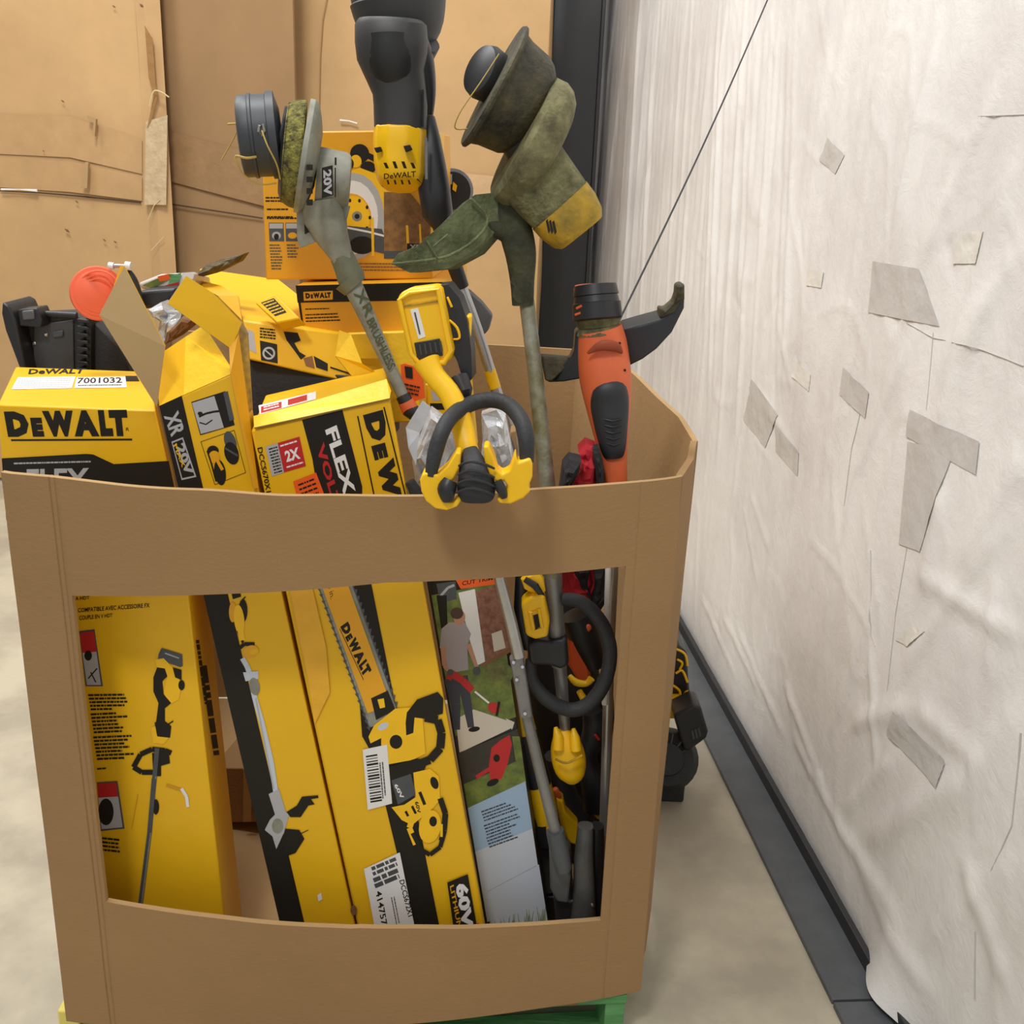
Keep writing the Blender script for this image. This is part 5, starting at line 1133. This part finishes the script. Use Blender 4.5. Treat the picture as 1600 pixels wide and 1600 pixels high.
# ================================================================== TOOLS SEEN THROUGH THE WINDOW, RIGHT
Y = 1.66
s1 = MB().m(SIL).pipe([(776, 850, Y-.01, 9), (781, 905, Y-.01, 9), (798, 970, Y-.01, 9.5), (811, 1026, Y-.01, 9.5)], seg=18).done('shaft', smooth=True)
s2 = MB().m(SILD).pipe([(807, 1026, Y, 11), (822, 1116, Y, 10)], seg=18, n=4).m(SILD).pipe([(821, 1112, Y+.005, 8.5), (845, 1210, Y+.01, 9), (868, 1300, Y+.015, 9.5)], seg=18).done('lower_shaft', smooth=True)
bo = MB().m(CHROME)
for (x, y) in [(802, 1035), (807, 1062), (816, 1042), (820, 1115)]: bo.pipe([(x, y, Y-.016, 3.2), (x+.3, y+.3, Y-.021, 2.6)], seg=10)
bo = bo.done('hinge_bolts', smooth=True, parent=s2)
s3 = MB().m(GRYD).pipe([(867, 1298, Y+.012, 14), (874, 1330, Y+.012, 15), (880, 1358, Y+.012, 13)], seg=18).done('socket', smooth=True)
s4 = MB().m(mat('head_grey_plastic', (84, 86, 86), .45, var=.3, vscale=16)).out([(858, 1330), (866, 1330), (870, 1350), (884, 1352), (892, 1370), (888, 1412), (870, 1410), (860, 1390)], Y+.03, .07).m(BLK).out([(862, 1338), (876, 1338), (878, 1345), (863, 1345)], Y+.025, .01).done('head_housing', bevel=.006, bseg=3)
s6 = MB().m(mat('head_grey_plastic', (84, 86, 86), .45)).out([(838, 1322), (892, 1326), (896, 1392), (846, 1400)], 1.86, .035).m(BLK).out([(848, 1402), (900, 1400), (900, 1440), (852, 1440)], 1.86, .06).done('motor_block', bevel=.005)
s5 = MB().m(BLK).out([(864, 1396), (890, 1408), (900, 1406), (900, 1470), (872, 1470)], Y+.05, .05).done('head_base', bevel=.004)
thing('folding_trimmer', 'silver folding tool shaft with hinge bolts running down beside the lawn photo carton', 'string trimmer', [s1, s2, s3, s4, s5, s6])
Y = 1.74
t1 = MB().m(YPL).pipe([(828, 898, Y, 16), (834, 910, Y, 18), (846, 926, Y, 8)], seg=12, n=3, asp=.6).m(BLK).pipe([(820, 905, Y-.012, 5), (836, 915, Y-.018, 6), (848, 932, Y-.012, 4)], seg=10, asp=.5).done('handle_top', smooth=True)
t2 = MB().m(YPL).prism([at(x, y, Y-.02) for x, y in [(814, 944), (828, 932), (850, 930), (859, 972), (856, 996), (836, 1000), (822, 994)]], Vector((0, .04, 0))).done('battery_latch', bevel=.006, bseg=3)
t3 = MB().m(YPL).pipe([(828, 956, Y-.022, 3), (842, 952, Y-.022, 3), (847, 980, Y-.022, 3), (834, 984, Y-.022, 3)], seg=8, closed=True).m(BLK_IN).out([(833, 962), (842, 959), (846, 980), (837, 983)], Y-.0215, .002).done('latch_window', smooth=True, parent=t2)
t4 = MB().m(BLK).pipe([(818, 880, Y+.03, 12), (816, 960, Y+.04, 14), (830, 1010, Y+.04, 14)], seg=12).done('tool_body', smooth=True)
thing('power_tool', 'black and yellow tool with a yellow battery latch at the top right of the window', 'power tool', [t1, t2, t3, t4] if False else [t1, t2, t4])
Y = 1.84
v = MB().m(YPL).pipe([(806, 1060, Y, 13), (812, 1100, Y, 16), (820, 1142, Y, 18)], seg=14, n=3).m(BLK).pipe([(820, 1142, Y, 19), (830, 1180, Y, 20), (842, 1222, Y, 20)], seg=14, n=3).m(YPL).pipe([(842, 1222, Y, 19), (850, 1260, Y, 20), (854, 1280, Y, 19)], seg=14, n=3).done('banded_body', smooth=True)
v2 = MB().m(BLK).out([(830, 1278), (870, 1282), (872, 1330), (836, 1326)], Y-.02, .06).m(YPL).out([(852, 1284), (860, 1284), (862, 1308), (854, 1308)], Y-.024, .01).done('foot_block', bevel=.004)
thing('pole_tool', 'yellow and black banded tool body standing behind the silver folding shaft', 'power tool', [v, v2])
Y = 1.90
k = MB().m(BLK).pipe([(925, 1110, Y, 16), (930, 1140, Y, 20), (918, 1180, Y, 16), (928, 1220, Y, 22), (930, 1262, Y, 20)], seg=14, smooth=4, n=2.5).m(BLK).pipe([(944, 1060, Y+.02, 12), (948, 1120, Y+.02, 12), (940, 1180, Y+.02, 14), (940, 1290, Y+.02, 12)], seg=12, smooth=3).m(BLKM).pipe([(870, 1180, Y+.05, 20), (880, 1240, Y+.05, 22), (905, 1280, Y+.04, 20)], seg=14, smooth=3).done('black_body', smooth=True)
k2 = MB().m(YPL).prism([at(x, y, Y-.01) for x, y in [(868, 1246), (880, 1252), (884, 1270), (904, 1290), (902, 1322), (888, 1318), (876, 1290)]], Vector((0, .04, 0))).m(YPL).prism([at(x, y, Y-.02) for x, y in [(918, 1256), (938, 1276), (936, 1284), (924, 1272)]], Vector((0, .02, 0))).done('yellow_shell', bevel=.005)
k3 = MB().m(YPL).prism([at(x, y, Y+.0) for x, y in [(938, 1080), (950, 1072), (957, 1100), (957, 1144), (946, 1140)]], Vector((0, .04, 0))).m(ORG).pipe([(866, 1232, Y, 6), (874, 1246, Y, 6)], seg=8).done('yellow_trim', bevel=.004)
k4 = MB().m(RED).pipe([(930, 1148, Y-.035, 2), (936, 1156, Y-.035, 2)], seg=8).m(YPL).pipe([(944, 1150, Y-.01, 6), (946, 1160, Y-.01, 5)], seg=10).done('switch', smooth=True)
thing('leaf_blower', 'tangled black tool body with yellow shell pieces, low in the right side of the window', 'power tool', [k, k2, k3, k4])
Y = 1.87
o1 = MB().m(mat('plastic_vivid_orange', (244, 96, 30), .4)).prism([at(x, y, Y) for x, y in [(890, 1002), (902, 994), (918, 1030), (924, 1062), (916, 1076), (900, 1060), (888, 1040)]], Vector((0, .08, 0))).m(ORG).out([(912, 978), (920, 974), (926, 984), (918, 992)], Y-.01, .03).done('orange_shell', bevel=.006)
o2 = MB().m(BLK).pipe([(900, 960, Y+.02, 26), (915, 1000, Y+.02, 24), (930, 1040, Y+.02, 18)], seg=14, smooth=3).done('black_core', smooth=True)
thing('hedge_trimmer', 'orange and black tool showing inside the black loop handle in the window', 'power tool', [o1, o2])
y1 = MB().m(YPL).pipe([(890, 1056, 1.83, 4), (900, 1066, 1.82, 6), (916, 1068, 1.82, 5), (924, 1060, 1.82, 6)], seg=10, smooth=3).pipe([(905, 1080, 1.82, 5), (912, 1092, 1.82, 6)], seg=10).done('yellow_lever', smooth=True)
single(y1, 'small yellow lever just inside the lower part of the black loop handle', 'lever')
wl = MB().m(WHT).pipe([(951, 870, 1.78, 5), (945, 1100, 1.78, 5)], seg=10).done('white_pole', smooth=True)
single(wl, 'thin white pole at the right edge of the window', 'pole')
bm_ = MB().m(mat('vacuum_grey', (88, 88, 86), .5, var=.4, vscale=14)).pipe([(915, 1290, 1.72, 12), (912, 1340, 1.72, 15), (912, 1400, 1.72, 18), (908, 1460, 1.72, 22)], seg=14, smooth=3, n=2.6).m(BLK).pipe([(932, 1290, 1.76, 12), (930, 1440, 1.76, 14)], seg=12).done('ribbed_duct', smooth=True)
bm2 = MB().m(CHROME).pipe([(925, 1413, 1.70, 2.5), (926, 1416, 1.695, 2)], seg=10).done('screw', smooth=True)
thing('blower_tube', 'dark grey duct standing at the bottom right corner of the window', 'blower tube', [bm_, bm2])
# added dark filler body behind everything at right side so the gap reads deep
dk_ = MB().m(BLKM).pipe([(870, 900, 2.15, 44), (880, 1050, 2.15, 56), (890, 1200, 2.15, 62), (882, 1310, 2.15, 56)], seg=16, n=3, smooth=2).done('dark_filler_shell', smooth=True)
dk2 = MB().m(BLK).pipe([(850, 960, 2.08, 5), (850, 1020, 2.08, 5)], seg=10).done('dark_filler_bar', smooth=True)
thing('case_or_dark_filler', 'added dark filler deep in the right side of the bin behind the tangled tools', 'tool case', [dk_, dk2])

# ================================================================== RIGHT OF THE BIN, ON THE FLOOR
Y = 2.62
hz = MB().m(BLK).out([(1030, 1010), (1060, 1008), (1074, 1020), (1076, 1060), (1080, 1100), (1040, 1104)], Y+.05, .12).done('hose_guard', bevel=.008)
for (a, b_, c_) in [((1056, 1014), (1070, 1022), (1074, 1040)), ((1056, 1052), (1066, 1048), (1074, 1066)), ((1050, 1070), (1062, 1080), (1062, 1098)), ((1066, 1090), (1074, 1080), (1078, 1094)), ((1058, 1030), (1066, 1036), (1062, 1046))]:
    MB().m(YPL).pipe([(a[0], a[1], Y+.045, 2), (b_[0], b_[1], Y+.045, 2), (c_[0], c_[1], Y+.045, 2)], seg=8, smooth=4).done('yellow_band', smooth=True, parent=hz)
yp = MB().m(YPL).out([(1030, 1104), (1070, 1102), (1072, 1110), (1058, 1124), (1030, 1124)], Y-.02, .10).done('yellow_shell', bevel=.006)
bt_ = MB().m(BLK).prism([at(x, y, Y-.08) for x, y in [(1052, 1118), (1085, 1101), (1096, 1106), (1107, 1144), (1104, 1154), (1076, 1175), (1068, 1172)]], Vector((0, .09, 0))).done('battery_pack', bevel=.010, bseg=3)
bl_ = MB().m(GRYD)
for k in range(3): bl_.out([(1080+k*5, 1142-k*2), (1083+k*5, 1141-k*2), (1086+k*5, 1154-k*2), (1083+k*5, 1156-k*2)], Y-.083, .004)
bl_.done('battery_vents', parent=bt_)
mt = MB().m(BLKM).lathe((1042, 1186, Y), (1044, 1186, Y-.09), [(0, 50), (.3, 48), (.8, 40), (.82, 26), (1, 24)], seg=26).done('fan_housing', smooth=True)
fs = MB().m(GRYD)
for k in range(14):
    a_ = k*2*math.pi/14; fs.pipe([(1043+25*math.cos(a_), 1186+25*math.sin(a_), Y-.076, 1.2), (1043+40*math.cos(a_), 1186+40*math.sin(a_), Y-.070, 1.2)], seg=6)
fs.done('fan_slots', parent=mt)
ftt = MB().m(BLKM).box((at(1042, 1180, Y).x-.05, Y-.06, 0), (at(1042, 1180, Y).x+.05, Y+.05, .06)).done('stand_foot', bevel=.006)
thing('backpack_blower', 'black and yellow battery tool on the floor behind the right side of the bin', 'blower', [hz, yp, bt_, mt, ftt])

# black round tool end behind the circular saw carton
q1 = MB().m(BLK).lathe((706, 298, 2.50), (707, 298, 2.434), [(0, 34), (.6, 33), (1, 28)], seg=30).done('wheel_cover', smooth=True)
q2 = MB().m(WHTG).out([(698, 272), (706, 272), (706, 288), (698, 288)], 2.428, .006).m(YPL).out([(708, 284), (714, 290), (712, 300), (707, 296)], 2.428, .006).done('sticker', parent=q1)
thing('power_tool', 'round black tool end peeking out behind the right edge of the circular saw carton', 'power tool', [q1])
# ------------------------------------------------------------------ every loose piece its own part
SPLIT = {'tape_shred', 'torn_flap', 'scuff', 'wood_chip', 'motor_ribs', 'vent_slots', 'screw_recess', 'hinge_bolts', 'rivets', 'contact_fins', 'battery_vents', 'grip_ridges', 'cap_rings', 'end_ring', 'cooling_ribs', 'fan_slots', 'cutting_line'}
RENAME = {'motor_ribs': 'motor_rib', 'vent_slots': 'vent_slot', 'hinge_bolts': 'hinge_bolt', 'rivets': 'rivet', 'contact_fins': 'contact_fin', 'battery_vents': 'battery_vent', 'grip_ridges': 'grip_ridge', 'cap_rings': 'cap_ring', 'cooling_ribs': 'cooling_rib', 'fan_slots': 'fan_slot'}
for o in [o for o in bpy.data.objects if o.type == 'MESH' and o.name.split('.')[0] in SPLIT]:
    nm = o.name.split('.')[0]; nm = RENAME.get(nm, nm)
    bm = bmesh.new(); bm.from_mesh(o.data); seen = set(); comps = []
    for v in bm.verts:
        if v in seen: continue
        st = [v]; seen.add(v); cmp_ = []
        while st:
            a = st.pop(); cmp_.append(a)
            for e_ in a.link_edges:
                b_ = e_.other_vert(a)
                if b_ not in seen: seen.add(b_); st.append(b_)
        comps.append(set(c.index for c in cmp_))
    bm.free()
    if len(comps) < 2:
        o.name = nm; continue
    for cs in comps:
        b2 = bmesh.new(); b2.from_mesh(o.data); b2.verts.ensure_lookup_table()
        bmesh.ops.delete(b2, geom=[v for v in b2.verts if v.index not in cs], context='VERTS')
        me = bpy.data.meshes.new(nm); b2.to_mesh(me); b2.free()
        for m_ in o.data.materials: me.materials.append(m_)
        n_ = bpy.data.objects.new(nm, me); COL.objects.link(n_); n_.parent = o.parent; n_.location = o.location
        for md in o.modifiers:
            k_ = n_.modifiers.new(md.name, md.type)
            if md.type == 'BEVEL': k_.width = md.width; k_.segments = md.segments; k_.limit_method = 'ANGLE'; k_.angle_limit = md.angle_limit
    bpy.data.objects.remove(o)
